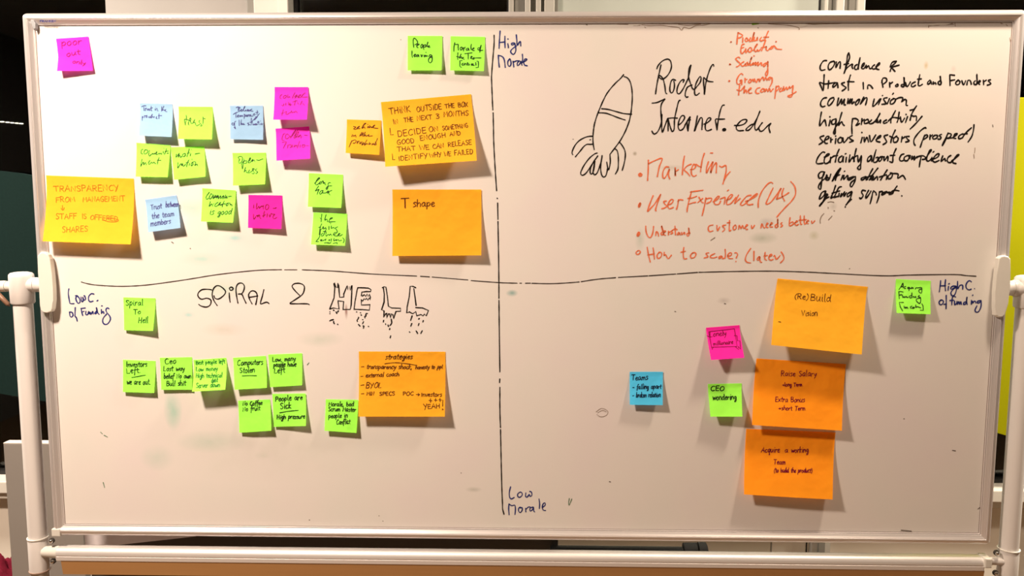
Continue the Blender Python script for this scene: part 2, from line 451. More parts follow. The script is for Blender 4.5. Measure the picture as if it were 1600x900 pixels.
# ---------------------------------------------------------------- the mobile whiteboard
W2, ZC, H2 = 1.1, 1.45, 0.6016
board = empty('mobile_whiteboard', (0, 0, 0))
tag(board, 'large white enamel whiteboard with silver frame, held between two grey posts and covered in handwriting', 'whiteboard')
panel = box('writing_surface', (-W2 + 0.018, 0.0, ZC - H2 + 0.018), (W2 - 0.018, 0.012, ZC + H2 - 0.018), M_BOARD, board)

# frame: a ridged profile swept round the rounded rectangle
PROF = [(0.0, 0.018), (0.0, -0.004), (0.0025, -0.0078), (0.0055, -0.010), (0.0095, -0.0118), (0.0120, -0.0122), (0.0135, -0.0115), (0.0140, -0.0105),
        (0.0150, -0.0105), (0.0185, -0.0068), (0.0218, -0.0045), (0.0222, -0.0036), (0.0245, -0.0032), (0.0250, -0.0022), (0.0252, 0.002), (0.0252, 0.018)]
NA = 7
def loop(d, R=0.010):
    r = max(R - d, 0.0004); hx, hz = W2 - d, H2 - d
    pts = []
    for (sx, sz, a0) in ((1, 1, 0), (-1, 1, 90), (-1, -1, 180), (1, -1, 270)):
        cx, cz = sx * (hx - r), ZC + sz * (hz - r)
        for i in range(NA):
            a = math.radians(a0 + 90 * i / (NA - 1))
            pts.append((cx + r * math.cos(a), cz + r * math.sin(a)))
    return pts
V, F = [], []
for (d, y) in PROF: V += [(x, y, z) for x, z in loop(d)]
n = 4 * NA; m = len(PROF)
for k in range(m):
    for i in range(n):
        j = (i + 1) % n; k2 = (k + 1) % m
        F.append((k*n + i, k*n + j, k2*n + j, k2*n + i))
frame = link_mesh('frame', V, F, M_FRAME, board, True)
frame.modifiers.new('edges', 'EDGE_SPLIT').split_angle = math.radians(28)
# fine dark seam between frame lip and surface
V, F = [], []
for (d, y) in ((0.0250, -0.0006), (0.0262, -0.0006)): V += [(x, y, z) for x, z in loop(d)]
for i in range(n): F.append((i, (i+1) % n, n + (i+1) % n, n + i))
link_mesh('seam', V, F, M_SEAM, frame)
# grey plastic piece in the upper left inner corner, white cap on the lower left corner
c1 = at(47, 31, -0.009); c2 = at(57, 37.5, -0.009); c3 = at(53, 47, -0.009)
prism('corner_piece', [(c1.x, c1.z - 0.006), (c1.x + 0.004, c1.z - 0.001), (c2.x - 0.004, c1.z - 0.0015), (c2.x, c2.z), (c2.x - 0.001, c3.z + 0.004), (c3.x + 0.001, c3.z), (c3.x - 0.002, c2.z + 0.002), (c1.x + 0.004, c2.z + 0.003)],
      -0.0125, -0.002, mat('grey corner plastic', (0.33, 0.35, 0.38), 0.4), frame, 0.001)
a = at(87.2, 822, -0.012); b = at(100, 834, -0.012)
box('corner_cap', (-W2 - 0.001, -0.0135, ZC - H2 - 0.001), (-W2 + 0.019, -0.001, ZC - H2 + 0.018), M_PLASTIC, frame, 0.002)

# posts
XP = (at(37, 480, 0.01).x - 0.001, at(1581.5, 780, 0.01).x)
RP = 0.0205
Z_PT = at(33, 426, 0.01).z
for s, xp in zip((-1, 1), XP):
    lathe('post', (xp, 0.01, 0.115), (0, 0, 1), [(0, 0), (0, RP), (Z_PT - 0.115 - 0.01, RP), (Z_PT - 0.115 - 0.01, 0)], M_POST, board)
    zt = Z_PT
    # T fitting with hooded sleeve
    fit = lathe('pivot_fitting', (xp, 0.01, zt - 0.072), (0, 0, 1), [(0, RP - 0.001), (0, 0.0235), (0.003, 0.0252), (0.062, 0.0262), (0.068, 0.0255), (0.0715, 0.022), (0.0735, 0.014), (0.0742, 0)], M_POST, board)
    zc = zt - 0.028
    lathe('sleeve', (xp, 0.01, zc), (-s, 0, 0), [(0.0, 0.0172 if s < 0 else 0.021), (0.026, 0.0172 if s < 0 else 0.020), (0.0335, 0.0172), (0.0335, 0.0158), (0.0345, 0.0158), (0.0345, 0.0170), (0.048, 0.0162), (0.052, 0.013), (0.054, 0.0)], M_POST, fit)
    lathe('clamp_knob', (xp, 0.01, zc - 0.004), (s, 0, 0), [(0.0, 0.0115), (0.034, 0.0115), (0.034, 0.0105), (0.0355, 0.0105), (0.0355, 0.013), (0.11, 0.013), (0.113, 0.011), (0.113, 0)], M_PLASTIC, fit)
    # lever under the knob
    bm = bmesh.new()
    bm_lathe(bm, (xp + s * 0.062, 0.004, zc - 0.012), (-s * 0.55, 0, -0.6), [(0, 0), (0, 0.006), (0.045, 0.005), (0.052, 0.0)], 16)
    link_bm('lever', bm, mat('brown lever', (0.25, 0.14, 0.09), 0.45), fit, True)
    # board clamp bracket
    px = ([(57.2, 400), (61, 395.5), (65, 394), (69, 395), (73.5, 398.5), (76.5, 405), (79.5, 425), (81.5, 450), (82, 470), (80.5, 483), (78.5, 487.5), (72, 489.5), (66, 488.5), (62.5, 486), (61.5, 478), (60, 450), (58.3, 425)] if s < 0 else
          [(1562, 404), (1566, 400.5), (1571, 399.5), (1577, 401), (1580.5, 404.5), (1580, 425), (1579.5, 450), (1577, 475), (1572, 492), (1568, 496), (1562, 496.5), (1557, 493), (1556, 478), (1556.5, 455), (1559, 428)])
    pts = [(at(x, y, -0.024).x, at(x, y, -0.024).z) for x, y in px]
    prism('clamp_bracket', pts, -0.0215, -0.008, M_PLASTIC, board, 0.0025)
    # collar with two chrome bolts
    ztop = (at(60, 842, 0.0) if s < 0 else at(1575, 860, 0.0)).z; zbot = (at(64, 893, 0.0) if s < 0 else at(1575, 912, 0.0)).z
    h = ztop - zbot
    col = lathe('collar', (xp, 0.01, zbot), (0, 0, 1), [(0, RP - 0.001), (0, 0.0220), (0.003, 0.0222), (h - 0.003, 0.0222), (h, 0.0216), (h, RP - 0.001)], M_POST, board)
    lathe('ring', (xp, 0.01, ztop - 0.0012), (0, 0, 1), [(0, 0.021), (0, 0.0236), (0.0022, 0.0236), (0.0022, 0.021)], M_PLASTIC, col)
    lathe('ring', (xp, 0.01, zbot - 0.0012), (0, 0, 1), [(0, 0.021), (0, 0.0236), (0.0022, 0.0236), (0.0022, 0.021)], mat('rust brown ring', (0.36, 0.25, 0.2), 0.5), col)
    for (bx, by) in (((78, 847), (80, 879)) if s < 0 else ((1560, 866), (1558.5, 897.5))):
        p = at(bx, by, -0.010)
        lathe('bolt', (p.x, -0.004, p.z), (0, -1, 0), [(0, 0.0046), (0.003, 0.0046), (0.0045, 0.0036), (0.0055, 0.0016), (0.0057, 0)], M_CHROME, col, 16)
        lathe('washer', (p.x, 0.000, p.z), (0, -1, 0), [(0, 0.0065), (0.004, 0.0065), (0.004, 0)], M_DARKGAP, col, 16)
    # foot with two castors
    box('foot', (xp - 0.025, -0.33, 0.075), (xp + 0.025, 0.35, 0.115), M_POST, board, 0.008)
    for yy in (-0.29, 0.31):
        cst = lathe('castor', (xp - 0.011, yy, 0.036), (1, 0, 0), [(0, 0), (0, 0.033), (0.003, 0.036), (0.019, 0.036), (0.022, 0.033), (0.022, 0)], M_GASKET, board, 24)
        lathe('castor_stem', (xp, yy, 0.036), (0, 0, 1), [(0, 0.006), (0.04, 0.006)], M_CHROME, cst, 12)

# lower cross rail
zr = (at(800, 863, -0.005).z)
RPROF = [(0.016, -0.0300), (0.016, -0.002), (0.010, 0.0), (-0.001, 0.0), (-0.0035, -0.0004), (-0.0062, -0.0016), (-0.0088, -0.0036), (-0.0108, -0.0060), (-0.0122, -0.0088), (-0.0130, -0.0118), (-0.0130, -0.0165), (-0.0118, -0.0172), (-0.0118, -0.0190), (-0.0130, -0.0197), (-0.0130, -0.0285), (-0.012, -0.0300)]
xa, xb = at(88, 865, -0.01).x, at(1538, 876, -0.01).x
V = [(xa, y, zr + z) for y, z in RPROF] + [(xb, y, zr + z) for y, z in RPROF]
k = len(RPROF)
F = [tuple(range(k))[::-1], tuple(range(k, 2*k))] + [(i, (i+1) % k, k + (i+1) % k, k + i) for i in range(k)]
rail = link_mesh('cross_rail', V, F, mat('rail aluminium', (0.95, 0.93, 0.93), 0.40, 0.45, 0.6, 0.01, 2), board, True)
rail.modifiers.new('edges', 'EDGE_SPLIT').split_angle = math.radians(28)
lathe('rail_connector', (xa, 0.004, zr - 0.015), (-1, 0, 0), [(-0.01, 0.0), (-0.01, 0.0148), (0.012, 0.0146), (xa - XP[0] - 0.016, 0.0125), (xa - XP[0] - 0.016, 0)], M_PLASTIC, rail)
lathe('rail_connector', (xb, 0.004, zr - 0.013), (1, 0, 0), [(-0.01, 0.0), (-0.01, 0.009), (XP[1] - xb - 0.016, 0.009), (XP[1] - xb - 0.016, 0)], M_POST, rail)
# orange brown wooden strip hung under the rail, its lower edge tilted back
wa, wb = at(95, 877, -0.0115).x, at(1538.5, 890, -0.0115).x
za, zb = zr - 0.0295, zr - 0.066
V = []
for x in (wa, wb):
    V += [(x, -0.0115, za), (x, 0.003, za), (x, 0.009, zb), (x, -0.006, zb)]
link_mesh('wooden_strip', V, [(0, 3, 7, 4), (1, 5, 6, 2), (0, 4, 5, 1), (3, 2, 6, 7), (0, 1, 2, 3), (4, 7, 6, 5)], M_WOOD, board)['label'] = 'orange brown wooden strip under the cross rail'
p = at(1544, 876, -0.014)
box('rail_clip', (p.x - 0.0085, -0.017, zr - 0.0215), (p.x + 0.0085, 0.016, zr + 0.0025), M_PLASTIC, rail, 0.003)

# tape remains and a tiny printed name on the upper lip of the frame
M_TAPE = mat('torn white tape', (0.9, 0.87, 0.82), 0.7)
M_GTAPE = mat('green tape scrap', (0.16, 0.38, 0.02), 0.7)
def scrap(text, x0, y0, s, m):
    V = []
    v = [float(a) for a in text.split()]
    pts = [(x0 + v[i]/s, y0 + v[i+1]/s) for i in range(0, len(v), 2)]
    V = [at(x, y, -0.0005) for x, y in pts]
    link_mesh('tape_scrap', V, [tuple(range(len(V)))], m, panel)
scrap("110 400 130 380 250 355 330 345 430 365 480 350 520 345 450 370 400 385 240 390 130 400", 1440, 0, 10, M_TAPE)
scrap("1250 340 1290 345 1330 375 1310 380 1260 365", 1440, 0, 10, M_TAPE)
scrap("1405 400 1440 410 1430 560 1390 590 1400 500", 1440, 0, 10, M_TAPE)
scrap("1380 590 1420 580 1430 700 1415 720 1400 660", 1440, 0, 10, M_TAPE)
scrap("1412 700 1425 700 1422 780 1414 790 1408 760", 1440, 0, 10, M_TAPE)
scrap("85 430 90 430 84 520 76 560 74 500", 1540, 100, 2.37, M_TAPE)
scrap("70 640 76 640 74 700 66 720", 1540, 100, 2.37, M_TAPE)
scrap("1405 455 1415 460 1395 520 1388 522", 1200, 450, 4, M_TAPE)
scrap("720 140 780 145 830 150 780 160 730 158", 800, 0, 4, M_TAPE)
scrap("200 150 250 150 230 165 190 172", 1200, 0, 4, M_TAPE)
scrap("1265 134 1308 136 1306 146 1268 145", 800, 0, 4, M_GTAPE)
scrap("1495 137 1535 137 1545 150 1500 156", 800, 0, 4, M_GTAPE)

# ---------------------------------------------------------------- writing and drawings on the board
_seed = [0]
def write(name, label, width, material, *traces):
    """traces: (x0, y0, enlargement, strokes)"""
    st = []
    for (x0, y0, s, t) in traces: st += parse(t, x0, y0, s)
    _seed[0] += 1
    if isinstance(label, str):
        o = ribbons(name, st, width, on_board, material, panel, _seed[0])
        o['label'] = label
        if name in ('pen_mark', 'smear'): o['kind'] = 'stuff'
        return
    # several written lines: every stroke goes to the nearest line (label, x0, y0, x1, y1 of its middle)
    sets = [[] for _ in label]
    for s in st:
        x = sum(p[0] for p in s) / len(s); y = sum(p[1] for p in s) / len(s)
        d = [abs(y - (b + (e - b) * (x - a) / (d_ - a))) for (_, a, b, d_, e) in label]
        sets[d.index(min(d))].append(s)
    for (lab, *_), s in zip(label, sets):
        ribbons(name, s, width, on_board, material, panel, _seed[0])['label'] = lab

write('rocket_drawing', 'black outline drawing of a rocket with fins and flames', 1.9, M_BLACK,
 (880, 105, 10, "945 115 900 170 830 235 760 310 690 400 640 490 590 600 545 710 510 810 485 900 478 940;950 145 1000 165 1040 215 1065 300 1078 400 1078 520 1068 640 1055 735 1035 830 1010 905 990 960;600 648 700 658 820 690 940 722 1070 735;600 648 650 652 690 660;545 712 650 715 740 742 850 785 970 825;545 712 600 712 655 718"),
 (880, 190, 10, "490 50 475 120 465 230 467 340 485 440;1010 50 980 130 930 230 875 320 800 420 735 505;467 228 400 230 320 255 240 305 185 370 150 440 138 490 150 518;470 352 420 355 370 355 320 390 265 460 190 550;415 285 428 280;530 490 490 505 420 560 340 660 290 750 272 810 300 838 350 810 410 730 470 640 540 535;540 535 480 620 430 720 420 790 440 820 470 780 485 700 495 620;495 620 475 720 465 790 490 830 530 800 570 700 600 600 608 530;608 530 590 640 585 740 600 830 630 865 665 845 685 780 690 740;680 630 690 690 700 745 715 740 735 640 733 560 730 510;800 420 840 450 858 520 862 620 855 740 815 818;880 320 930 385 965 460 970 540 955 640 922 762"))
write('handwriting', 'large black handwritten words Rocket Internet.edu', 2.0, M_BLACK,
 (1010, 85, 13.333, "305 215 260 420 220 620 190 825;218 300 240 240 300 165 370 115 440 98 490 120 518 190 520 270 490 360 430 450 350 510 310 512 270 480 250 440 290 445 340 500 370 590 390 700 400 790 425 820;610 540 560 520 520 550 495 640 488 740 510 795 545 790 575 720 585 630 570 550;765 580 785 535 760 525 710 560 660 650 637 740 645 805 690 815 750 740 810 630 870 500;870 500 890 400 930 225 900 270 880 360 880 480 910 580 940 660 960 710 1000 725 1060 660 1120 580 1140 500 1120 460 1080 510 1030 620 1005 740 1010 830 1045 848 1105 805;955 635 900 655 850 690 815 780 810 860 840 893 865 880;1405 245 1390 205 1350 250 1300 370 1260 500 1230 650 1210 830;1210 830 1200 700 1190 560 1195 480 1240 525 1300 560 1390 570"),
 (1010, 145, 7.965, "70 128 130 120 190 95 232 75 195 125 180 180 183 280 185 370 160 450 125 500 90 510 68 475;195 270 190 380 198 490 230 410 265 320;268 320 270 400 270 475;268 320 290 400 318 478 345 450 350 330 375 210 400 110 420 92;265 318 320 312 385 315;400 400 440 370 475 315 465 285 435 290 405 350 395 420 415 465 455 450 490 390;475 405 510 350 545 295 530 380 518 475;518 475 508 420 512 350 548 335;635 285 620 370 598 478 630 400 670 315 695 320 695 380 690 460;715 390 760 370 800 330 790 310 760 325 735 390 735 450 760 472 810 455;970 152 945 160 920 220 900 310 885 400 880 465 870 400 860 330 910 328 975 326;955 450 975 445 988 458 975 472 955 472 950 458 970 452 980 462 960 465;1095 405 1160 405 1220 385 1250 345 1230 330 1180 345 1130 400 1118 440 1145 470 1210 468;1350 385 1300 400 1250 440 1240 465 1280 460 1330 400 1380 310 1415 225 1380 310 1350 400 1355 455 1380 455 1440 370;1445 370 1400 430 1415 475 1450 470 1500 420 1550 378 1525 430 1540 495"))
P2y = 90.0
write('handwriting', [('small orange red handwritten word Product', 1140, 64, 1220, 60), ('small orange red handwritten word Evolution', 1155, 76, 1220, 74), ('small orange red handwritten word Scaling', 1140, 99.5, 1205, 99), ('small orange red handwritten word Growing', 1140, 126, 1210, 124), ('small orange red handwritten words the company', 1150, 141, 1245, 139)], 2.0, M_RED,
 (1130, 40, 13.333, "160 335 172 345 165 340 160 348;135 800 150 805 140 815 135 805 148 812;310 145 295 260 285 385;310 145 405 200 360 245 310 260;410 250 405 350;480 255 455 300 480 330 515 300 490 255;570 250 545 320 590 310 650 135 620 260 610 325;650 240 640 310 690 300 715 240 710 305;800 240 765 290 790 320 840 295;940 115 890 230 860 310;850 240 950 238;435 385 395 400 370 480 370 560 400 580 450 520 470 500;385 470 430 450;470 480 470 570 520 500;560 455 520 500 540 550 585 530 590 470 560 455;620 520 680 440 710 385 670 430 650 500 670 540 710 520;710 500 740 530 780 490;885 305 850 400 800 525;790 460 900 440;900 440 895 500 930 520 960 480;1020 430 970 480 990 490 1030 470 1050 420 1080 440 1120 485 1220 495;1095 330 1110 332 1098 338;350 680 320 655 260 690 300 740 350 790 320 840 275 860;430 750 375 790 385 840 430 835 460 800;510 760 455 810 480 835 520 790 525 830;540 820 580 700 600 650 560 750 570 830 620 780;640 625 645 635;630 770 620 820 680 760 670 830 730 760 720 840 790 770 800 830;900 770 840 810 850 850 900 800 930 750 930 850"),
 (1130, 90, 13.333, "930 80 930 250 925 330 900 385 880 330 930 250;120 480 135 485 125 495 118 485;410 360 380 330 330 370 285 460 290 540 340 550 380 490 350 480 390 470 385 565;455 430 455 520;455 460 500 450;560 450 525 500 550 525 590 480 560 450;610 450 640 500 650 440 690 520 720 450 740 470;750 440 760 500;760 490 800 430 830 410 850 480 880 410 910 470;980 405 930 440 960 465 1000 420 1020 430 1015 520 970 610;345 575 330 680 322 780;285 670 360 690 440 600;445 590 430 740 470 670 490 740;510 700 580 650 570 630 530 680 540 740 600 735;765 625 710 640 675 700 700 745 750 740;830 640 780 690 800 720 850 690 840 645;860 650 870 710 900 650 930 710 960 640 990 710 1030 660 1050 650;1105 590 1090 720 1075 850;1100 620 1150 590 1165 630 1120 690;1210 630 1175 680 1200 710 1250 640 1240 690;1260 600 1270 680 1320 610 1330 670 1380 610;1380 600 1400 640 1455 580 1445 690 1440 780 1400 820 1350 800 1440 760 1520 710"))
write('handwriting', [('large orange red handwritten word Marketing', 1000, 267, 1140, 260), ('large orange red handwritten words User Experience (UX)', 1000, 322, 1240, 305)], 2.0, M_RED,
 (990, 235, 10, "105 355 80 375 90 402 120 400 130 375 110 358;110 372 100 390;230 150 228 300 218 470;228 210 330 160 445 125 400 260 370 410;550 260 500 260 460 330 455 410 480 435 520 380 560 290 545 380 565 445;650 270 655 395;650 280 648 390;655 330 700 300;795 85 775 200 760 380;900 215 840 240 790 300 840 350 880 400;885 300 940 290 970 250 940 215 905 290 905 370 940 405 980 385;1105 45 1070 160 1045 335;975 215 1010 240 1060 265;1170 175 1140 270 1140 350 1175 280 1235 180;1240 180 1215 270 1205 350 1240 260 1290 190 1295 270 1290 350;1200 40 1235 40;1340 240 1380 260 1440 235 1445 330 1420 430 1395 525;1510 330 1450 400 1410 480;100 820 80 850 78 885 95 880 110 840 105 822;97 835 90 875;305 705 255 830 215 955 270 900 340 820 425 680 380 800 345 915 350 945;510 790 470 800 490 840 520 870 480 900 440 910;530 850 590 830 620 780 590 765 550 810 535 870 560 910 620 890;700 770 690 850 670 920;690 800 720 770 770 775;885 650 980 635 1085 622;905 640 870 770 840 900 835 960;850 750 920 740 985 715;860 840 920 820 970 810;1020 730 1060 800 1090 820;1080 750 1000 815;1130 740 1110 850 1085 960 1070 1020;1130 760 1180 745 1220 750 1200 800 1140 830;1240 800 1300 770 1340 720 1310 720 1260 790 1270 840 1330 840 1360 790;1350 760 1400 740 1430 740 1415 840"),
 (1110, 275, 10, "250 380 310 350 345 300 320 290 270 350 250 430 280 445 330 420 400 330;440 295 400 370 380 430 430 380 465 350;635 300 570 315 500 390 470 440 500 458 545 430 580 390;550 395 620 370 700 320 735 280 710 280 630 350 575 410 590 450 665 440;265 232 285 215;975 118 950 98 900 120 830 200 780 290 750 390 747 490;980 185 920 310 870 430 930 420 1000 340 1070 240 1105 190 1060 290 1035 360;1145 190 1120 260 1125 320 1160 390;1035 360 1120 325 1225 260;1255 85 1310 150 1332 230 1320 310 1260 400 1170 490 1080 590 1040 640"))
write('handwriting', [('thin orange red handwritten line Understand customer needs better', 997, 365, 1290, 346), ('thin orange red handwritten line How to scale? (later)', 997, 398, 1225, 400)], 1.9, M_RED,
 (985, 335, 10, "125 275 108 300 105 335 125 335 145 300 135 275;125 290 120 325;240 180 245 270 280 350 320 355 350 280 362 185;395 330 405 270 430 290 440 340;520 260 480 290 490 320 520 290 485 175 505 270 520 320;520 290 550 265 530 260 520 310 550 325;595 260 595 320;595 285 640 260;660 250 640 265 660 290 630 305;695 180 705 320;650 250 700 225 730 240;750 280 735 320 770 300 765 280 780 320;800 280 805 320 840 280 850 310;930 290 885 300 890 335 915 320 910 205 925 300;1290 165 1230 180 1215 230 1240 268 1290 255;1350 170 1360 255 1395 195;1490 165 1440 180 1475 230 1440 268;1550 95 1545 250 1570 245;1515 130 1560 128;120 565 90 590 95 620 130 620 155 590 140 565 115 568;262 510 280 620 310 745;355 520 365 600 375 700;270 635 320 625 370 620;450 585 415 640 430 685 470 670 490 620 470 590 440 600;530 590 525 640 550 630 590 690 640 635;835 515 825 600 835 690 880 690;790 590 860 575;975 595 940 640 950 680 1000 670 1025 620 1000 595 960 610;1225 600 1180 610 1210 660 1150 680;1320 610 1260 640 1250 670 1290 680 1350 665;1420 650 1385 665 1390 690 1420 670 1430 650 1440 690 1460 685;1480 545 1485 640 1475 685"),
 (1110, 275, 10, "385 765 355 800 365 840 400 820 400 775 385 765;440 830 450 770 480 820 500 770 520 815 530 810;545 795 580 770 565 760 545 800 560 835 580 830;640 770 650 820 690 770;790 810 805 745 830 800 850 810;870 770 900 745 885 735 870 790 900 805;930 770 965 740 950 730 930 790 970 795;1055 740 1015 770 1020 800 1050 790 1050 665 1055 790;1120 725 1100 745 1125 775 1100 795;1245 650 1232 770 1275 765 1300 740 1280 715 1240 740;1320 730 1360 710 1345 700 1320 740 1340 770 1375 755;1405 620 1410 750 1430 750;1465 620 1470 745 1495 740;1385 690 1500 680;1500 720 1535 700 1520 695 1500 730 1530 745"),
 (1140, 330, 10, "1280 150 1290 190 1330 150;-30 700 20 690 30 655 0 650 -30 690 -10 735 50 740;80 650 110 650 125 680 110 710 105 730;98 780 100 790;330 580 270 670 245 750 270 795 330 808;380 625 378 770;460 710 430 745 445 765 475 730 465 710 480 790 505 795;555 640 550 740 580 765;535 700 590 690;615 710 660 690 650 670 620 690 615 745 650 765 680 750;690 705 705 690 730 750 790 690;805 635 840 690 845 750 795 805"))
write('pen_mark', 'faint grey half-wiped strokes below the black list', 1.3, M_GREYINK,
 (985, 335, 10, "1255 405 1320 362"), (1140, 330, 10, "1475 35 1435 80 1415 140 1418 190;1545 135 1600 75"),
 (1270, 270, 10.667, "255 575 258 590;350 630 365 635;250 490 300 480 350 490;535 560 550 570"))
B = 2.3
write('handwriting', [('black handwritten line confidence &', 1280, 103, 1400, 102), ('black handwritten line trust in Product and Founders', 1280, 131, 1550, 127)], B, M_BLACK,
 (1270, 80, 10.667, "230 155 180 160 135 220 122 280 145 318 205 305;350 165 290 185 258 240 265 300 300 300 350 240 365 180 340 165;395 175 385 270 430 190 460 180 455 285;600 25 580 70 570 150 555 230 540 320 520 375 535 330 580 200 615 100 600 25;520 220 600 205;540 310 600 250 660 215 655 260 670 290;740 220 700 250 705 300 750 280 790 100 770 200 760 300;810 270 850 240 860 195 830 220 815 280 850 290 880 250;890 230 890 280 930 240 950 290 980 280;1030 225 990 260 1000 295 1040 290;1050 260 1110 220 1110 190 1070 230 1060 290 1105 305;1395 165 1330 180 1295 240 1300 260 1380 190 1395 165;1290 335 1320 270 1440 230;1300 250 1320 280 1370 335;190 390 185 500 172 655 140 590 115 520 200 545 280 535 370 520;265 490 255 620;390 520 340 560 340 600 390 560 410 520 420 605;530 520 480 540 520 580 555 610 490 660;630 395 595 520 595 650;580 505 690 508;840 520 845 630;915 625 920 565 960 570 1000 620;1170 600 1150 480;1150 520 1170 450 1220 450 1230 500 1180 545;1280 520 1285 600;1280 550 1330 515;1410 550 1380 570 1390 590 1420 580 1420 550 1400 555;1510 550 1475 560 1485 585 1520 580 1520 430 1530 540 1550 580"),
 (1410, 80, 10.667, "50 520 80 590 135 510;215 510 160 540 150 580 180 590 220 565;290 390 265 550 290 575 335 550;250 465 315 460;460 480 420 520 430 550 470 520 470 490 490 550;515 510 515 550 545 520 560 550;630 490 595 520 605 550 640 545 630 410 640 480 650 520 640 555;790 395 795 570;790 390 870 400;800 490 875 475;930 480 890 520 900 555 940 550 960 510 930 480;990 490 1020 560 1055 490;1075 560 1090 490 1130 490 1150 550;1215 490 1190 520 1200 550 1240 540 1240 380 1250 540;1265 530 1300 500 1280 490 1265 530 1290 555;1350 480 1355 555;1355 510 1400 480;1470 475 1430 490 1475 540 1415 565"))
write('handwriting', [('black handwritten line common vision', 1280, 160, 1420, 156), ('black handwritten line high productivity', 1280, 193, 1435, 183), ('black handwritten line serious investors (prospect)', 1280, 220, 1520, 207)], B, M_BLACK,
 (1270, 145, 10.667, "230 80 180 90 140 140 130 200 160 232 205 220;350 75 290 100 250 170 265 212 310 180 355 110 340 75;430 85 405 210 440 180 480 100 480 190 530 100 520 190 545 200;590 95 580 180 630 95 610 180 660 95 650 180 690 150;760 110 715 160 720 205 760 170 780 110 750 115;850 70 790 190 870 90 905 95 880 200;1025 100 1000 225 1060 180 1120 100;1135 100 1095 195;1160 42 1166 46;1240 80 1180 95 1200 140 1220 180 1150 190;1280 95 1240 185;1345 5 1330 25;1350 95 1300 130 1295 185 1350 170 1380 110 1340 90;1380 110 1440 80 1500 85 1480 150 1530 110 1560 130 1555 200 1580 210;145 320 125 430 115 550 170 480 200 450 215 500 225 550;290 450 270 550;283 396 288 402;390 430 320 460 320 520 370 510 390 440 380 560 370 680 345 660 380 570 440 480;485 325 440 480 430 540 480 480 500 520 525 545;665 430 650 550 655 685;660 430 720 430 760 470 720 545 780 510;820 430 810 530;815 480 860 440;910 440 860 470 870 510 930 490 920 440;980 450 940 500 970 515 1040 470 1125 335 1060 460 1060 490;1080 450 1085 500 1130 450 1125 500;1230 450 1180 480 1190 510 1240 490;1380 295 1310 430 1300 500;1440 320 1425 430 1405 490;1260 470 1330 410 1440 425;1460 400 1480 490 1530 420;1580 395 1545 495;1553 357 1558 362;185 715 120 740 150 790 165 820 105 860;195 790 260 760 265 725 225 735 195 800 210 840 245 840;300 750 300 825;300 790 330 775;385 760 375 845;380 718 384 722;460 740 420 780 430 830 480 820 490 760 455 740;500 750 520 830 590 745;660 710 610 740 640 780 675 800 610 825;825 740 800 835;815 658 822 663;855 740 860 820 900 740 930 820;945 710 970 815 1050 700;1050 780 1120 740 1130 710 1080 740 1060 800 1120 820;1250 700 1190 720 1210 770 1230 820 1170 862;1375 620 1320 740 1300 830;1280 720 1340 750;1400 720 1350 760 1350 820 1400 815 1425 760 1390 725;1490 730 1475 820;1480 770 1540 730"),
 (1400, 160, 10.667, "345 55 300 120 260 200 235 295;235 130 310 110;250 210 290 230 340 230 340 300;435 230 340 340 235 445;220 565 170 570 190 610 220 640 160 660;500 430 480 420 410 470 340 550 300 620 300 680 320 715;480 545 440 640 405 745;470 560 510 540 525 570 460 620;570 540 565 615;560 580 610 540;650 545 610 580 630 610 680 590 690 550 650 545;760 530 720 550 750 580 735 610 700 610;870 510 830 590 770 715 800 680 850 560;870 510 920 530 900 580 850 600 930 590;940 590 1000 550 1020 520 980 530 960 590 1000 600;1110 520 1050 560 1050 605 1100 590;1260 420 1170 500 1105 590;1100 530 1190 520;1300 370 1290 470 1260 570 1200 660"))
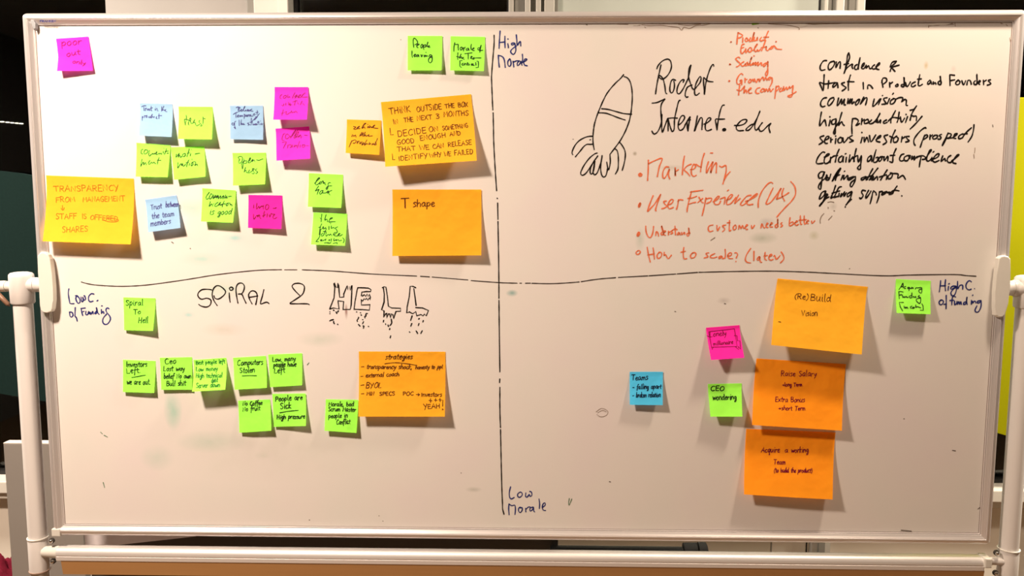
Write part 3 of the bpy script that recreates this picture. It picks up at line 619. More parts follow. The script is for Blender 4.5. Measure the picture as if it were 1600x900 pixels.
write('handwriting', [('black handwritten line certainty about complience', 1275, 246, 1498, 246), ('black handwritten line getting attention', 1280, 277, 1415, 275), ('black handwritten line getting support', 1280, 306, 1410, 301)], B, M_BLACK,
 (1270, 225, 10.667, "200 140 160 135 100 200 60 290 80 328 170 318;190 220 260 190 275 165 240 170 200 230 190 300 220 325 270 300 300 240;300 220 290 310;295 240 350 200;440 85 400 180 375 300;345 200 415 190;490 195 440 230 430 290 470 300 500 250 510 200 505 300;560 220 550 300;540 165 555 158;620 180 605 300 670 210 690 290;725 75 700 180 685 290;660 240 740 190;750 190 760 300 810 190 800 330 790 420 745 400 800 330;970 190 920 230 915 290 960 260 980 190 985 290;1055 95 1020 220 1015 300 1070 290 1090 220 1050 230;1130 210 1100 250 1110 290 1150 250 1145 210 1190 220;1190 210 1190 280 1250 200 1250 280;1390 75 1340 190 1330 300 1280 290;1290 190 1370 185;200 470 140 460 95 510 110 570 170 540 190 480 160 560 140 680 130 750 95 730 110 670 180 590 260 560;210 560 240 540 230 510 220 590 270 590 300 500;460 400 400 500 325 620 350 560 430 430 465 410 400 520 375 605;450 430 390 560 380 600;350 550 450 510;500 520 470 600;525 455 535 450;520 520 515 590 580 520 580 590;680 540 600 570 600 600 660 570 710 540 700 620 650 710 625 690 640 640 700 590;880 540 810 570 820 600 870 570 890 540 890 600;1000 410 950 500 910 590;1085 400 1000 510 940 600;880 560 1000 520;960 590 1010 560 1010 540 980 570 990 600;1010 550 1010 600 1070 540 1080 600;1240 430 1180 520 1130 600;1110 550 1230 510;1240 530 1225 590;1310 490 1260 530 1260 580 1310 560 1330 490 1290 480;1330 490 1420 500 1415 570 1480 530 1510 530 1545 590"),
 (1400, 225, 10.667, "135 165 90 180 60 240 75 280 120 275;190 190 140 220 140 270 190 275 220 220 200 190 240 195;240 195 230 240;270 200 260 260 310 200 300 265 350 205 350 230;420 210 400 300 390 380;350 215 400 200 450 195 490 220 480 250 440 255;490 250 540 170 590 100 560 110 520 200 510 270 550 280 600 230;600 220 590 280;615 135 635 122;620 250 690 220 720 170 690 165 640 210 610 270 650 300 720 270;780 195 750 290 810 240 820 270 830 280;915 190 870 220 855 280 890 310 940 290;930 280 1000 230 1050 180 1020 185 960 260 950 310 1000 325"),
 (1270, 270, 10.667, "210 300 150 330 110 420 130 430 190 370 215 300 200 400 170 480 120 550 115 540 190 460 240 400;200 400 250 370 230 350 215 420 270 400;380 210 340 330 300 420 340 400;480 230 430 250 370 380 350 410 420 390;320 340 450 300;440 340 430 400;480 340 460 400 520 330 530 310 520 390 560 330;650 310 580 350 580 400 630 360 655 320 620 440 550 540;645 440 580 500;540 570 545 565;880 300 830 290 815 330 840 380 800 430 780 415;930 290 885 380 890 420 950 340 970 300;1000 320 980 420 955 515;1010 300 1050 330 1060 370;1110 310 1100 400 1065 500;1110 320 1160 310 1150 370;1200 320 1150 350 1160 370 1210 340 1220 310;1230 310 1250 330 1280 320 1270 360;1405 220 1360 280 1330 340 1280 360;1290 330 1360 290 1440 300;1480 380 1488 386"))
write('lettering_drawing', 'black outlined block letters HELL crumbling at the bottom', 1.9, M_BLACK,
 (505, 435, 8.889, "!90 420 150 270 160 130 150 95 145 65 160 110 155 60 175 120 200 130 205 65 215 90 220 180 228 262 285 258 285 215 320 130 330 100 345 160 360 110 375 165 390 110 400 95 395 220 388 370 375 430 275 432 283 320 200 310 205 315 220 425 140 410 90 425;!480 130 470 160 440 330 428 428 530 432 640 440 650 365 530 370 530 290 545 315 570 280 585 295 600 275 620 300 640 270 650 300 655 260 640 220 625 250 610 215 590 250 570 225 545 245 530 240 535 190 600 182 660 182 662 155 630 135 560 130 480 128;!820 130 845 115 870 120 890 240 905 385 950 410 1075 415 1075 455 1010 458 975 560 965 500 945 490 935 550 920 490 905 490 885 550 880 480 865 490 840 540 845 450 810 435 845 330 848 220 835 130;!1285 130 1245 110 1208 108 1195 250 1165 400 1160 480 1195 465 1245 490 1285 460 1300 520 1355 500 1385 520 1405 495 1430 520 1462 445 1380 410 1285 405;!1258 140 1275 260 1290 375;90 465 95 465;90 490 95 490;140 440 150 445;175 465 185 470;185 485 190 480;200 465 212 450;90 590 105 580 130 575 140 570;145 595 145 615 155 628;197 635 205 640;460 465 467 467;515 475 520 480;525 505 530 512;590 525 595 490 615 488;575 525 580 550;490 540 485 560 470 580 475 600;545 570 552 575;560 600 545 630;490 640 510 662;550 660 565 660 558 690;625 665 632 668;840 580 835 605;865 630 868 640;900 645 905 665;945 565 950 620 925 655;920 710 925 695;937 795 930 825;1235 520 1213 585;1230 625 1215 665;1195 740 1205 748;1325 565 1335 555;1330 625 1320 655;1390 585 1383 605;1290 730 1300 745 1310 765;1375 725 1355 765"))
write('handwriting', 'black printed words SPiRAL 2', 1.9, M_BLACK,
 (300, 435, 8.889, "272 158 200 150 130 160 85 205 85 250 130 288 200 275 250 290 265 320 250 370 200 397 130 385 92 360;350 378 300 300 280 220 300 140 350 100 410 120 465 180 440 235 370 285 320 275 305 240;517 200 520 270 530 332;540 120 520 135 530 162 560 160 570 135 545 120;638 345 615 220 612 130 640 75 690 65 725 100 720 160 690 210 640 218 690 220 720 280 750 345;835 355 800 290 785 230 810 185 850 172 890 195 905 250 885 365;800 262 915 243;998 155 975 250 950 350 1000 340 1040 330 1070 350;1495 235 1430 170 1390 110 1420 75 1490 68 1550 95 1560 150 1530 225 1440 290 1360 345 1420 352 1590 352 1630 365"))
write('handwriting', 'blue handwritten words Low C. of Funding at the left end of the axis', 1.9, M_BLUE,
 (95, 440, 12.86, "162 145 150 240 175 400 190 440 265 443;290 285 330 280 300 330 320 400 350 435 385 410 375 340 330 285;405 310 420 400 450 380 440 310 470 370 495 350 480 290 465 285;665 250 610 245 560 300 560 370 590 405 650 390;725 390 745 375;175 610 185 690 220 710 245 670 225 620 180 610;290 520 285 690 310 720 330 795;410 540 420 610 440 680;400 540 490 530;425 610 470 595;505 595 500 660 540 660 560 600 570 650;570 650 590 610 600 660 640 600 650 650;720 590 680 640 720 630 715 520 740 620 770 660;815 560 815 640;820 490 830 485;815 640 850 600 865 640;970 545 930 530 905 570 925 620 980 690 995 760 950 840 890 860 845 820 850 740 920 650"))
write('handwriting', 'blue handwritten words High Morale at the top of the axis', 1.9, M_BLUE,
 (760, 45, 12.86, "275 45 262 220 255 395;372 145 370 260 375 380;260 275 370 262;430 295 442 380;430 203 436 207;560 285 510 290 510 325 560 310 570 290 590 400 580 470 540 515 495 480 490 440 530 395 600 345;600 120 610 220 620 330 660 270 685 260 690 345;240 530 245 650 258 770;240 530 320 560 360 630 378 775;470 600 430 660 440 740 480 745 495 680 475 605;535 650 550 765;540 670 600 645 660 640;660 645 620 690 630 740 680 690 690 650 715 735;722 510 728 600 720 680;720 680 790 640 810 610 770 610 750 680 770 730 820 742"))
write('handwriting', 'dark blue handwritten words Low Morale at the foot of the axis', 1.7, M_BLUE,
 (780, 750, 13.233, "235 140 210 250 215 350 250 390 310 360;440 245 385 285 385 340 430 355 475 310 465 260 430 250;550 265 545 340 580 350 620 300 640 340 675 310 665 250 630 235;200 495 195 600 205 720;200 495 260 530 320 520 335 600 325 715;435 560 400 590 405 650 440 670 475 620 470 570 440 580;545 580 550 660;550 610 600 560 640 560;700 560 640 580 640 640 690 610 705 560 715 640 735 660;822 390 835 490 830 590;890 570 950 520 945 475 910 490 890 560 910 620 960 630"))
write('handwriting', 'blue handwritten words High C. of funding at the right end of the axis', 1.9, M_BLUE,
 (1455, 430, 13.844, "205 115 195 220 175 360;310 95 300 220 310 335;190 230 310 225;375 240 365 325;375 190 395 180;545 240 470 235 420 275 440 300 500 270 545 240 540 340 500 430 450 440 425 380 470 310 560 240;570 130 575 290 620 220 680 220 680 300;870 145 830 115 780 150 750 220 770 290 820 315 865 300;935 288 940 293;210 530 170 580 190 635 240 625 265 570 230 535 190 550;325 435 325 600 320 725;275 630 330 620;530 470 480 455 455 500 445 640;405 545 490 540;505 560 510 640 550 600 560 560 560 630;570 620 600 570 610 630 640 570 650 630;760 570 710 590 700 630 750 610 775 465 765 560 780 635;870 540 868 625;890 440 905 425;890 560 900 600 930 560 960 570 965 600;1080 545 1010 560 1000 600 1050 590 1080 555 1075 680 1030 780 980 800 950 770 955 730 990 660"))
write('axis_line', 'upright black dashed axis line down the middle of the board', 1.8, M_BLACK,
 (0, 0, 1, "772 55 772 68 771 80 769.7 95.5 768.2 115 768 125 769 150 770 172;770.5 176 771 200 771.5 225 774 270 776 298;776.8 309.5 777.2 310.5;777.5 317 778 343;778 346 779 400 779.5 450 779.5 466;779.6 469 780 510 781 581;780.9 592 780.5 598;781 605 781 640 782 668;782 671 782.6 700 783 720 784 760 785 785 785.3 795 787.5 803.5"))
write('axis_line', 'level black axis line across the board with small breaks', 1.5, M_BLACK_THIN,
 (0, 0, 1, "127 440.5 138 443.5 155 445.8 190 447.3 230 445.2 290 437 340 429 400 422.5 440 421.3;444.5 421.5 464 421.5;472 421.5 520 423.5 580 428 651 431.3;657 431.7 671 432.6;675 432.8 731 437.3;736 438.3 780 441.5 808 442.4;812 442.4 815 442.4;821 442.5 829 442.4;831 442.6 865 443.1 905 440.5;908 440 935 436 962 433.8;966 433.4 1012 431;1014 430.9 1056 428;1058 427.9 1090 425.5;1092 425.4 1150 424 1210 423.5 1260 425 1300 427 1380 430.8 1420 429.6 1490 428.8 1510 430.5 1525 431.5"))
write('pen_mark', 'small green pen marks near the lower edge', 1.1, M_GREENINK,
 (780, 750, 13.233, "1450 380 1435 480 1450 515 1500 390"), (0, 675, 4, "628 0 640 12;650 20 672 32;645 315 654 348"), (400, 450, 4, "320 480 332 467"))
write('smear', 'brown smears of torn tape along the upper edge', 1.1, M_SMEAR,
 (800, 0, 4, "610 140 660 150 720 152 780 150 850 160 930 158 985 165 1040 172 1060 188 1075 170 1110 178 1150 160 1200 156 1260 143;760 160 800 158;828 168 836 174;1040 152 1100 158 1180 150"),
 (1200, 0, 4, "0 148 40 152 100 155 140 160 190 172 195 185;200 165 240 150 290 152 360 148 430 147 500 140;1010 162 1060 152 1160 152"),
 (1440, 0, 10, "110 430 120 395 240 395 330 375 410 385 500 355 545 345;1230 345 1250 370 1300 365 1340 405;1380 590 1390 650 1415 720;520 360 525 410"),
 (1400, 225, 10, "1235 60 1228 140;1215 160 1222 220"))
write('pen_mark', 'tiny dark specks left on the board', 1.2, M_SPECK,
 (0, 0, 1, "1551 195 1551.5 198;1325 477.5 1326 478;1412 654 1413 654.5;916 38.5 917.5 39;636 35 637 35;626 62 626.6 62;1054 486.5 1056 487;720 739 721 739;598 814 598.6 814.5;592 806 592.4 806;483 812.5 484 812.5;545 825.5 552 825;838 827 843 826;1408 828.5 1424 830;1528 795.5 1531 793;1536 763 1536.6 763;297 388 297.6 388.5;268 378 271 380;1488 703.5 1493 704.5;952 752.5 954 753;1132 474 1134 475;1327 420 1328 419.5;1184 43.5 1185 43.5;895 217.5 896 217.5"))
write('smear', 'faint ring smear right of the axis', 0.8, M_SMEAR,
 (800, 450, 4, "525 775 560 752 598 770 590 795 555 805 530 790;535 780 565 765 590 775"))
# printed maker's mark on the frame lip
st = lettering('FRANKEN', 62.5, 34.6, 87.5, 34.2, 2.0, 0.0, 3)
ribbons('printed_name', st, 0.9, lambda x, y: at(x, y, -0.0125), M_BLUE, frame)['label'] = 'tiny dark blue printed name on the frame'

# ---------------------------------------------------------------- sticky notes
INK = {
 'dark': mat('note pen dark green black', (0.02, 0.05, 0.015), 0.6, 0, 0.1),
 'black': mat('note pen black', (0.02, 0.012, 0.01), 0.6, 0, 0.1),
 'thin': mat('note pen thin olive', (0.03, 0.06, 0.015), 0.6, 0, 0.1),
 'green': mat('note pen green', (0.02, 0.17, 0.025), 0.6, 0, 0.1),
 'violet': mat('note pen blue violet', (0.07, 0.07, 0.26), 0.6, 0, 0.1),
 'purple': mat('note pen purple', (0.10, 0.02, 0.25), 0.6, 0, 0.1),
 'pink': mat('note pen on pink', (0.26, 0.005, 0.12), 0.6, 0, 0.1),
 'maroon': mat('note pen maroon', (0.20, 0.005, 0.04), 0.6, 0, 0.1),
 'brown': mat('note pen brown', (0.12, 0.035, 0.008), 0.6, 0, 0.1),
 'rust': mat('note pen rust', (0.42, 0.15, 0.01), 0.6, 0, 0.1),
 'navy': mat('note pen navy', (0.008, 0.02, 0.05), 0.6, 0, 0.1),
}
NU, NV = 14, 18
def quad(c, u, v):
    (a, b, d, e) = c       # TL, TR, BR, BL
    return tuple((a[k]*(1-u) + b[k]*u)*(1-v) + (e[k]*(1-u) + d[k]*u)*v for k in range(len(a)))
def unquad(c, x, y):
    u = v = 0.5
    for _ in range(12):
        p = quad(c, u, v); h = 1e-4
        pu = quad(c, u + h, v); pv = quad(c, u, v + h)
        a, b = (pu[0]-p[0])/h, (pv[0]-p[0])/h
        d, e = (pu[1]-p[1])/h, (pv[1]-p[1])/h
        det = a*e - b*d
        rx, ry = x - p[0], y - p[1]
        u += (rx*e - b*ry)/det; v += (a*ry - d*rx)/det
    return u, v

_n = [0]
def note(corners, colour, gl, gr, label, words, group='small sticky notes', power=1.25, width=1.1, ink='dark', fold=None):
    """corners in the photo, curl of the lower edge left and right in metres"""
    _n[0] += 1
    rnd = random.Random(_n[0] * 13)
    wob, ph = rnd.uniform(0.0, 0.0012), rnd.uniform(0, 6)
    tu = rnd.uniform(-0.0008, 0.0015)
    def Y(u, v):
        s = max(0.0, (v - 0.10) / 0.90)
        y = 0.0008 + (gl*(1-u) + gr*u) * s ** power
        y += wob * math.sin(3.3*v + 4.0*u + ph) * s * 0.8
        y += max(0.0, tu) * (max(0, u - 0.8) * 5) ** 2 * (1 - v)
        if fold: y += fold(u, v)
        return -max(y, 0.0006)
    c3 = []
    for (u, v), (px, py) in zip(((0, 0), (1, 0), (1, 1), (0, 1)), corners):
        p = at(px, py, Y(u, v)); c3.append((p.x, p.z))
    top = quad(c3, 0.5, 0.0)
    org = Vector((top[0], 0.0, top[1]))
    def P(u, v, off=0.0):
        x, z = quad(c3, u, v)
        return Vector((x, Y(u, v) - off, z)) - org
    V = [P(i/NU, j/NV) for j in range(NV + 1) for i in range(NU + 1)]
    F = [(j*(NU+1) + i, (j+1)*(NU+1) + i, (j+1)*(NU+1) + i + 1, j*(NU+1) + i + 1) for j in range(NV) for i in range(NU)]
    o = link_mesh('sticky_note', V, F, PAPER[colour], None, True)
    o.location = org
    tag(o, label, 'sticky note', group)
    st = []
    for w in words:
        if isinstance(w[0], str): st += lettering(*w, seed=_n[0])
        else: st += parse(w[3], w[0], w[1], w[2])
    if st:
        def surf(px, py):
            # start from the flat corner quad, then refine on the curled sheet
            u, v = unquad(corners, px, py)
            return P(u, v, 0.0005)
        ribbons('handwriting', st, width, surf, INK[ink], o, _n[0])
    return o

BIG = 'large orange and yellow sticky notes'
# upper left quarter
note([(87.5,60.5),(138,57),(145,110.5),(89,111)], 'pink', 0.005, 0.006, 'crumpled magenta sticky note alone in the upper left corner of the whiteboard',
     [('poor',95,71.5,127,69,6,0.1),('out',102,88,124,84.5,5,0.1),('only',111,98,132,101,3.6,0.1)], ink='pink', width=1.0,
     fold=lambda u, v: max(0.0, (v - 0.55 - 0.42*u)) * 0.022)
note([(218.5,161),(269.5,162.5),(268,214),(217,212)], 'sky', 0.017, 0.017, 'pale blue sticky note reading Trust in the product',
     [(216,160,22.75,"110 150 180 120 270 115;185 160 190 290;240 200 235 290;240 220 280 200;300 220 305 280 350 220 360 280;420 220 380 240 410 270 380 290;450 130 445 280 470 290;420 195 505 190;590 210 580 280;600 160 605 165;620 280 630 210 660 220 685 310;830 150 810 310;905 130 850 230 830 290 890 250 920 290 970 250 940 270 960 320 1010 330;130 490 125 640;130 500 160 500 150 540 125 545;205 460 210 540;200 480 300 460;260 480 270 540 310 500 270 480;380 490 355 530 400 530 490 410 430 530 460 540 500 490 530 540 560 490;640 500 615 560 660 570;720 400 715 570;690 470 815 465")], ink='violet', width=0.95)
note([(279,166.5),(332,167),(331,218),(278,217)], 'green', 0.017, 0.019, 'lime sticky note with the single thin word trust',
     [(276,164,22.75,"325 360 330 510 300 620 295 710;300 700 270 600 260 540 275 505 330 512 400 535 470 560;420 710 400 640 430 550 470 460 490 500 470 570 500 640 540 650 590 600 630 505 580 620 640 620 660 690 700 740;700 740 780 700 800 690;810 545 780 580 790 620 840 670 880 720 860 745 830 740;920 420 925 550 915 680;920 450 960 480 995 490")], ink='thin', width=0.95)
note([(359,165),(411,165),(411,218.5),(360,217.5)], 'sky', 0.008, 0.008, 'pale blue sticky note reading Believe Temporary of the situation',
     [(358,164,21.55,"310 90 300 200;235 90 290 65 370 90 310 140 370 180 310 225;380 190 430 150 400 150 385 205 440 200 530 50 500 80 480 180 520 200 560 160 560 205;600 190 640 150 610 160 600 200 640 200;650 160 660 205 710 150;700 190 770 130 740 150 720 200 800 205;130 320 200 270 280 240;225 270 225 420;270 390 320 340 290 340 270 400 320 400;350 350 355 400 390 340 400 390 440 340 450 390;500 300 500 460;500 340 540 330 540 380 500 390;560 370 590 330 570 380 610 380 620 330;630 380 640 330 680 330;720 320 670 350 690 380 730 340 740 380 790 370 800 330 840 280;840 350 870 300;940 180 930 320;880 250 970 240;1010 280 960 350 900 420 840 460 860 480 920 420 940 390 870 400;740 440 740 580 800 500 860 490;110 600 90 650 140 680 160 610 110 610;230 540 190 570 180 680 210 800 160 740;330 500 335 690;405 490 390 660 430 610 440 660 480 640 490 610 460 650 520 655;650 590 610 620 660 640 630 685;690 580 780 575;700 640 700 680;740 590 745 670;790 620 800 670 840 630 840 670;900 620 860 650 890 670 920 630 920 670;965 540 960 660;940 580 1000 570;1020 620 1025 660;1045 530 1050 535;1090 610 1060 640 1090 660 1130 630")], ink='violet', width=0.95)
note([(429,136),(481.5,136),(479.5,187),(427,187)], 'pink', 0.019, 0.025, 'magenta sticky note at the head of the pink pair, reading control within team',
     [(428,138,15.75,"190 145 150 180 140 230 165 250;280 170 230 190 225 235 270 230 300 180 260 165;335 150 330 225 370 200 380 220;510 100 470 170 445 235;490 200 560 150 500 240 570 180 580 230 620 190 650 150 600 170 590 220 640 220 700 150 760 105 700 160 680 210 815 210;180 410 215 430 235 380;285 360 280 410;350 340 355 410 390 360 385 420 420 390;520 290 495 410;450 330 560 300;570 340 590 385;680 310 640 400;700 370 740 410;225 520 195 665;180 615 240 600;260 590 310 570 290 630 340 635 380 600 400 600 430 550 440 600 480 580 500 590 530 560 570 600")], ink='pink', width=0.9)
note([(430.5,201),(483,197.5),(484.5,248),(432,251)], 'pink', 0.018, 0.024, 'magenta sticky note reading collaboration, under the control within team note',
     [(430,202,22.75,"340 150 280 170 240 280 240 380 310 395;430 160 370 190 350 270 370 330 430 320 510 250 580 240 680 100 720 20 650 90 560 240 530 310;430 165 540 270;790 20 720 130 650 290 700 290 790 170 820 80 770 120 700 230 720 270 780 260;880 190 790 260 830 260 890 200 900 310;940 260 945 265;1020 205 1130 210;240 460 380 450 330 560 280 670;440 560 430 670;450 560 540 545 560 620 520 650;600 550 590 630;690 550 650 630 740 560 740 610;850 420 800 560 770 660;870 550 870 640;960 540 940 600 980 640 1040 590 1030 550 970 560;1090 580 1170 580")], ink='pink', width=0.9)
note([(542,186.5),(595.5,188),(592.5,242),(540,239)], 'amber', 0.010, 0.013, 'small amber sticky note reading believe in the product',
     [(540,188,15.75,"190 150 250 165 190 210 270 210 340 140 290 170 280 200 350 200;400 190 450 110 500 70 460 80 410 160 400 195 460 160 470 195;545 140 535 185;540 95 545 100;560 160 600 120 570 150 570 185 620 150 640 180 690 120 670 180;670 170 720 110 690 130 680 180 790 195;165 350 150 400;195 360 195 395 240 360 250 410;340 390 400 290 360 360 380 370 430 300;430 310 410 390;480 285 440 390 490 350 490 390 560 360 570 345 560 390 660 375;150 500 120 570 85 660;150 510 220 480 260 510 220 560 180 560;290 510 280 570 310 520 330 510;360 530 345 570 380 560 400 520;440 540 400 590 410 605 460 560;520 480 480 560 460 610 520 570 540 590;590 540 570 590 620 570;680 560 640 600 700 580;780 445 740 540 700 600 750 590 730 530")], ink='brown')
note([(595,159.5),(736,147),(745,251),(602,260.5)], 'amber', 0.036, 0.030, 'large yellow sticky note tilted up, reading THINK OUTSIDE THE BOX',
     [('THiNK',608,178.8,641.5,174,6,0),('OUTSIDE',651,174.2,690,170,5.2,0),('THE',695,169,710.5,167.5,4.2,0),('BOX',715.5,167,731,166.5,4.6,0),
      ('IN',614,194,622,192.5,4.6,0),('THE',630.5,190.7,645.5,189.6,4.6,0),('NEXT',651,188,675,185.7,4.7,0),('3',680.5,185,686.5,184.6,4.6,0),('MONTHS',693,182,732,179.5,4.6,0),
      ('L',609,211,614.5,210.5,7,0),('DECIDE',621,213.5,666,207,5.4,0),('ON',670,206,685,203.8,4.8,0),('SOMETHiNG',691,203.5,731.5,198.4,4.2,0),
      ('GOOD',620,226,647,222.7,4.8,0),('ENOUGH',656,219.5,696.5,213.7,4.3,0),('AND',702.5,212.3,719.5,210.8,4.2,0),
      ('THAT',620,236.8,649,234.5,4.6,0),('WE',655,234.4,671,233,4.6,0),('CAN',676,232.4,694,230.4,4.6,0),('RELEASE',700,229.2,737,225.5,4.6,0),
      ('L',613,250,617,249.7,6,0),('IDENTIFY',622.5,251.3,668,246.8,4.6,0),('WHY',671,246.3,690,244.6,4.6,0),('WE',694,244.2,705,243.4,4.4,0),('FAILED',710,242.8,739,240,4.6,0)], BIG, 1.55, 1.05, 'brown')
note([(72,274),(209,279),(204,382),(66.5,377)], 'amber', 0.028, 0.028, 'large yellow sticky note at the left frame, reading TRANSPARENCY FROM MANAGEMENT',
     [('TRANSPARENCY',82,299.3,184.5,298,5.6,0),('FROM',85,316.2,115.5,315,5.2,0),('MANAGEMENT',127,315.2,193,314,5,0),
      (60,270,6.667,"235 340 235 385;220 370 240 390 255 365;665 490 720 510 800 510 820 490 760 475 700 480"),
      ('STAFF',85,342.7,118,341.4,5,0),('IS',126,342,133.5,341.6,4.8,0),('OFFERED',139,343,182,345,4.6,0),('SHARES',96,363.3,136.5,361.6,5.4,0)], BIG, 1.55, 1.05, 'rust')
note([(213,223),(266,227),(262,277),(212,276)], 'green', 0.014, 0.013, 'lime sticky note reading commitment, leftmost of the lime notes in the upper half',
     [(212,226,22.75,"240 160 200 180 180 250 185 310 230 325;310 190 285 260 290 320 340 325 400 280 420 230 390 185 340 180 310 195;475 200 455 300 450 370 480 400 520 360 590 310 600 340 660 300 660 340 740 240 710 320 720 350 780 330 830 300 840 330 890 300 905 345;965 240 965 305;985 125 990 135;1080 140 1060 220 1000 345;1020 240 1150 220;1100 300 1150 300;215 510 190 620 170 770;175 765 230 660 265 620 275 720 320 640 350 660 365 715;490 560 450 630 440 680 490 690 550 620 580 660 640 620 680 670 700 670;815 460 780 560 755 690;755 550 880 555")], ink='thin', width=0.95)
note([(266,230),(319,228.5),(321,276),(272,281)], 'green', 0.012, 0.014, 'lime sticky note reading motivation, touching the commitment note',
     [(266,228,22.75,"215 290 190 400 240 350 310 260 270 400 330 330 350 410 400 360;480 275 430 300 430 360 470 380 520 340 530 280 490 265;670 100 620 260 580 380;600 260 680 240;720 270 695 355;740 125 745 130;870 285 940 270 1045 258;265 590 260 700 260 785 330 680 380 620;430 620 390 660 400 700 440 640 430 690 460 715 500 690 540 650;655 490 600 600 575 740;550 600 640 580;680 620 665 690;760 470 765 480;770 580 740 650 745 710 800 650 780 590 830 560 890 570 880 640 860 690 940 650 955 700")], ink='dark', width=1.0)
note([(363,239),(415.5,238.5),(414,288),(364,290)], 'green', 0.016, 0.016, 'lime sticky note reading Openness',
     [(362,240,22.75,"270 205 225 150 250 110 310 95 360 120 375 180 350 270 300 330 250 335 235 290 270 200;425 190 420 280 390 400 375 545 350 460 345 370 370 320 430 260 510 255 540 280 510 330 440 350;580 320 600 230 640 150 660 160 640 220 590 290 600 325 660 300 740 190 710 280 780 220 810 285;880 220 960 235 1030 210 1100 185;480 490 450 590 435 655;440 650 480 600 510 610 520 670 570 680;620 580 590 640 570 680 640 670 720 610 790 550 760 530 720 550 740 600 790 660 770 710 730 710 715 690;890 535 830 575 870 620 910 655 870 700 840 700")], ink='dark', width=0.95)
note([(226.5,312),(276,305),(282,356),(231.5,363)], 'sky', 0.016, 0.016, 'tilted pale blue sticky note reading Trust between the team members',
     [('Trust',235,328,252,325.5,5,0.15),('between',258,324.2,279,322,5,0.2),('the team',236.5,342,271.5,337.5,5,0.15),('members',235,354,266.5,348.5,5,0.2)], ink='violet', width=1.0)
note([(316,294),(368.5,297.5),(364,348),(314,346)], 'green', 0.016, 0.017, 'lime sticky note reading Communication is good',
     [(314,296,22.75,"290 100 220 180 170 270 175 330 210 345 250 310;350 160 300 220 280 300 300 335 350 310 400 220 380 160 340 150;440 180 415 330 510 195 470 300 580 200 530 310 610 220;610 215 600 330 690 215 680 325 790 215 760 330;860 200 820 290 830 310 910 230 880 300 930 290;960 250 1070 240;325 420 295 520 280 600 350 530 390 530 395 600;440 500 440 535;590 460 520 500 480 570 490 605 550 590 600 550 660 500 680 450 620 520 600 560 660 540 680 560 740 540;810 415 770 500 740 620;690 540 830 500;850 490 830 540;910 490 880 540 900 585 950 530 910 490 1010 485 1020 550 1070 530 1085 590"),('is good',327,335.5,361,335,5.5,0.2)], ink='dark', width=1.05)
note([(388,304.5),(441,305.5),(439.5,358),(387.5,356)], 'hotpink', 0.011, 0.012, 'hot pink sticky note reading innovative',
     [(388,310,22.75,"190 225 180 340;300 170 285 280 290 380 370 270 380 350 460 270 500 280;540 240 520 310 525 380;470 290 530 260;660 215 610 260 600 350 640 400 700 350 720 270 690 225 630 225;870 345 920 355 990 325;180 560 180 660 200 740 260 650 300 590;360 580 310 620 330 660 370 590 400 600 400 670 440 715;570 450 540 560 535 670;490 630 600 580;670 540 650 670;740 580 740 640 760 655 790 560 810 530 830 560 930 565 880 620 870 690 920 720 1010 675")], ink='maroon', width=1.0)
note([(482.5,270.5),(536,273),(533,325),(481,323)], 'green', 0.010, 0.012, 'lime sticky note reading long have, hanging over the top of another note',
     [(480,272,22.75,"260 330 330 250 440 145 410 130 350 190 290 310 290 370 350 375 420 320 480 260 440 310 430 350 480 340 520 260 570 250 560 330 620 300 630 370 660 375;820 305 770 300 740 350 740 410 700 460 665 510 680 545 710 520 750 430 870 418;400 420 340 510 280 600 340 570 410 545 380 620 350 720;560 580 490 590 440 660 450 710 500 690 560 590 540 660 640 670 740 600;740 590 710 690;720 640 870 575;770 620 760 690 810 740")], ink='dark', width=1.1)
note([(489.5,332),(542.5,334),(539,384),(486,382)], 'green', 0.012, 0.013, 'lime sticky note reading the flying founder, below the long have note',
     [(486,330,15.17,"255 65 240 160 235 250;205 155 245 190;355 80 330 160 325 215 370 185 385 255;440 190 490 170 505 155 460 160 430 210 420 255 500 250 575 248;250 295 215 370 205 440 190 560;175 385 220 370;215 440 260 410 285 360 290 420 340 390 350 420 330 470 280 480;420 355 418 435;455 290 458 298;480 345 475 410 530 380 545 410;630 370 570 400 600 440 620 490 590 510;215 445 200 600 130 700 115 720 180 720;280 520 240 550 245 590 290 570 310 530 330 480 355 490 345 560 360 590 400 550 430 570 460 540 490 585;520 560 560 500 590 520 540 570 610 590 640 560 690 530 650 530 640 570 690 580 740 550;215 680 260 670 225 700 300 690 350 660 340 700;410 690 440 670 430 700;480 650 470 720;545 640 540 700 600 670 600 700 640 670 660 700 720 690;750 630 785 680 760 750;310 740 330 760 350 740 380 755 400 740 420 760 470 745;520 760 560 755 610 745 620 770")], ink='dark', width=1.05)
note([(613,296),(752,296),(752,399),(613,400)], 'orange', 0.014, 0.018, 'large orange sticky note reading only T shape',
     [('shape',645,323,679,322,6.8,0.05),(400,225,4,"!905 341 955 338;930 340 932 400;929 340 930 398")], BIG, 1.55, 1.4, 'brown')
note([(637,56),(691,56),(690,110),(637,110)], 'green', 0.007, 0.008, 'lime sticky note reading People leaving, by the top edge',
     [(636,56,15.75,"150 80 150 170 165 280;145 120 165 60 210 75 260 150 240 190 190 215;230 240 290 215 290 195 250 210 240 270 270 290;370 200 340 230 340 290 370 280 385 230 365 205;405 220 400 280 410 335;405 230 460 220 460 260 410 275;510 150 495 200 495 260;500 265 545 245 530 240 525 275 565 275;120 370 120 460 130 530;165 490 210 460 195 450 165 480 180 515 210 500;270 460 230 480 240 515 280 480 285 460 290 515;340 460 355 515 380 460;420 470 425 515 455 470 465 510 490 480 520 510;610 480 570 460 545 480 560 505 620 490 600 510 620 560 600 640 560 660 525 620 530 570 560 530 620 520;460 405 465 408")], ink='dark', width=1.35)
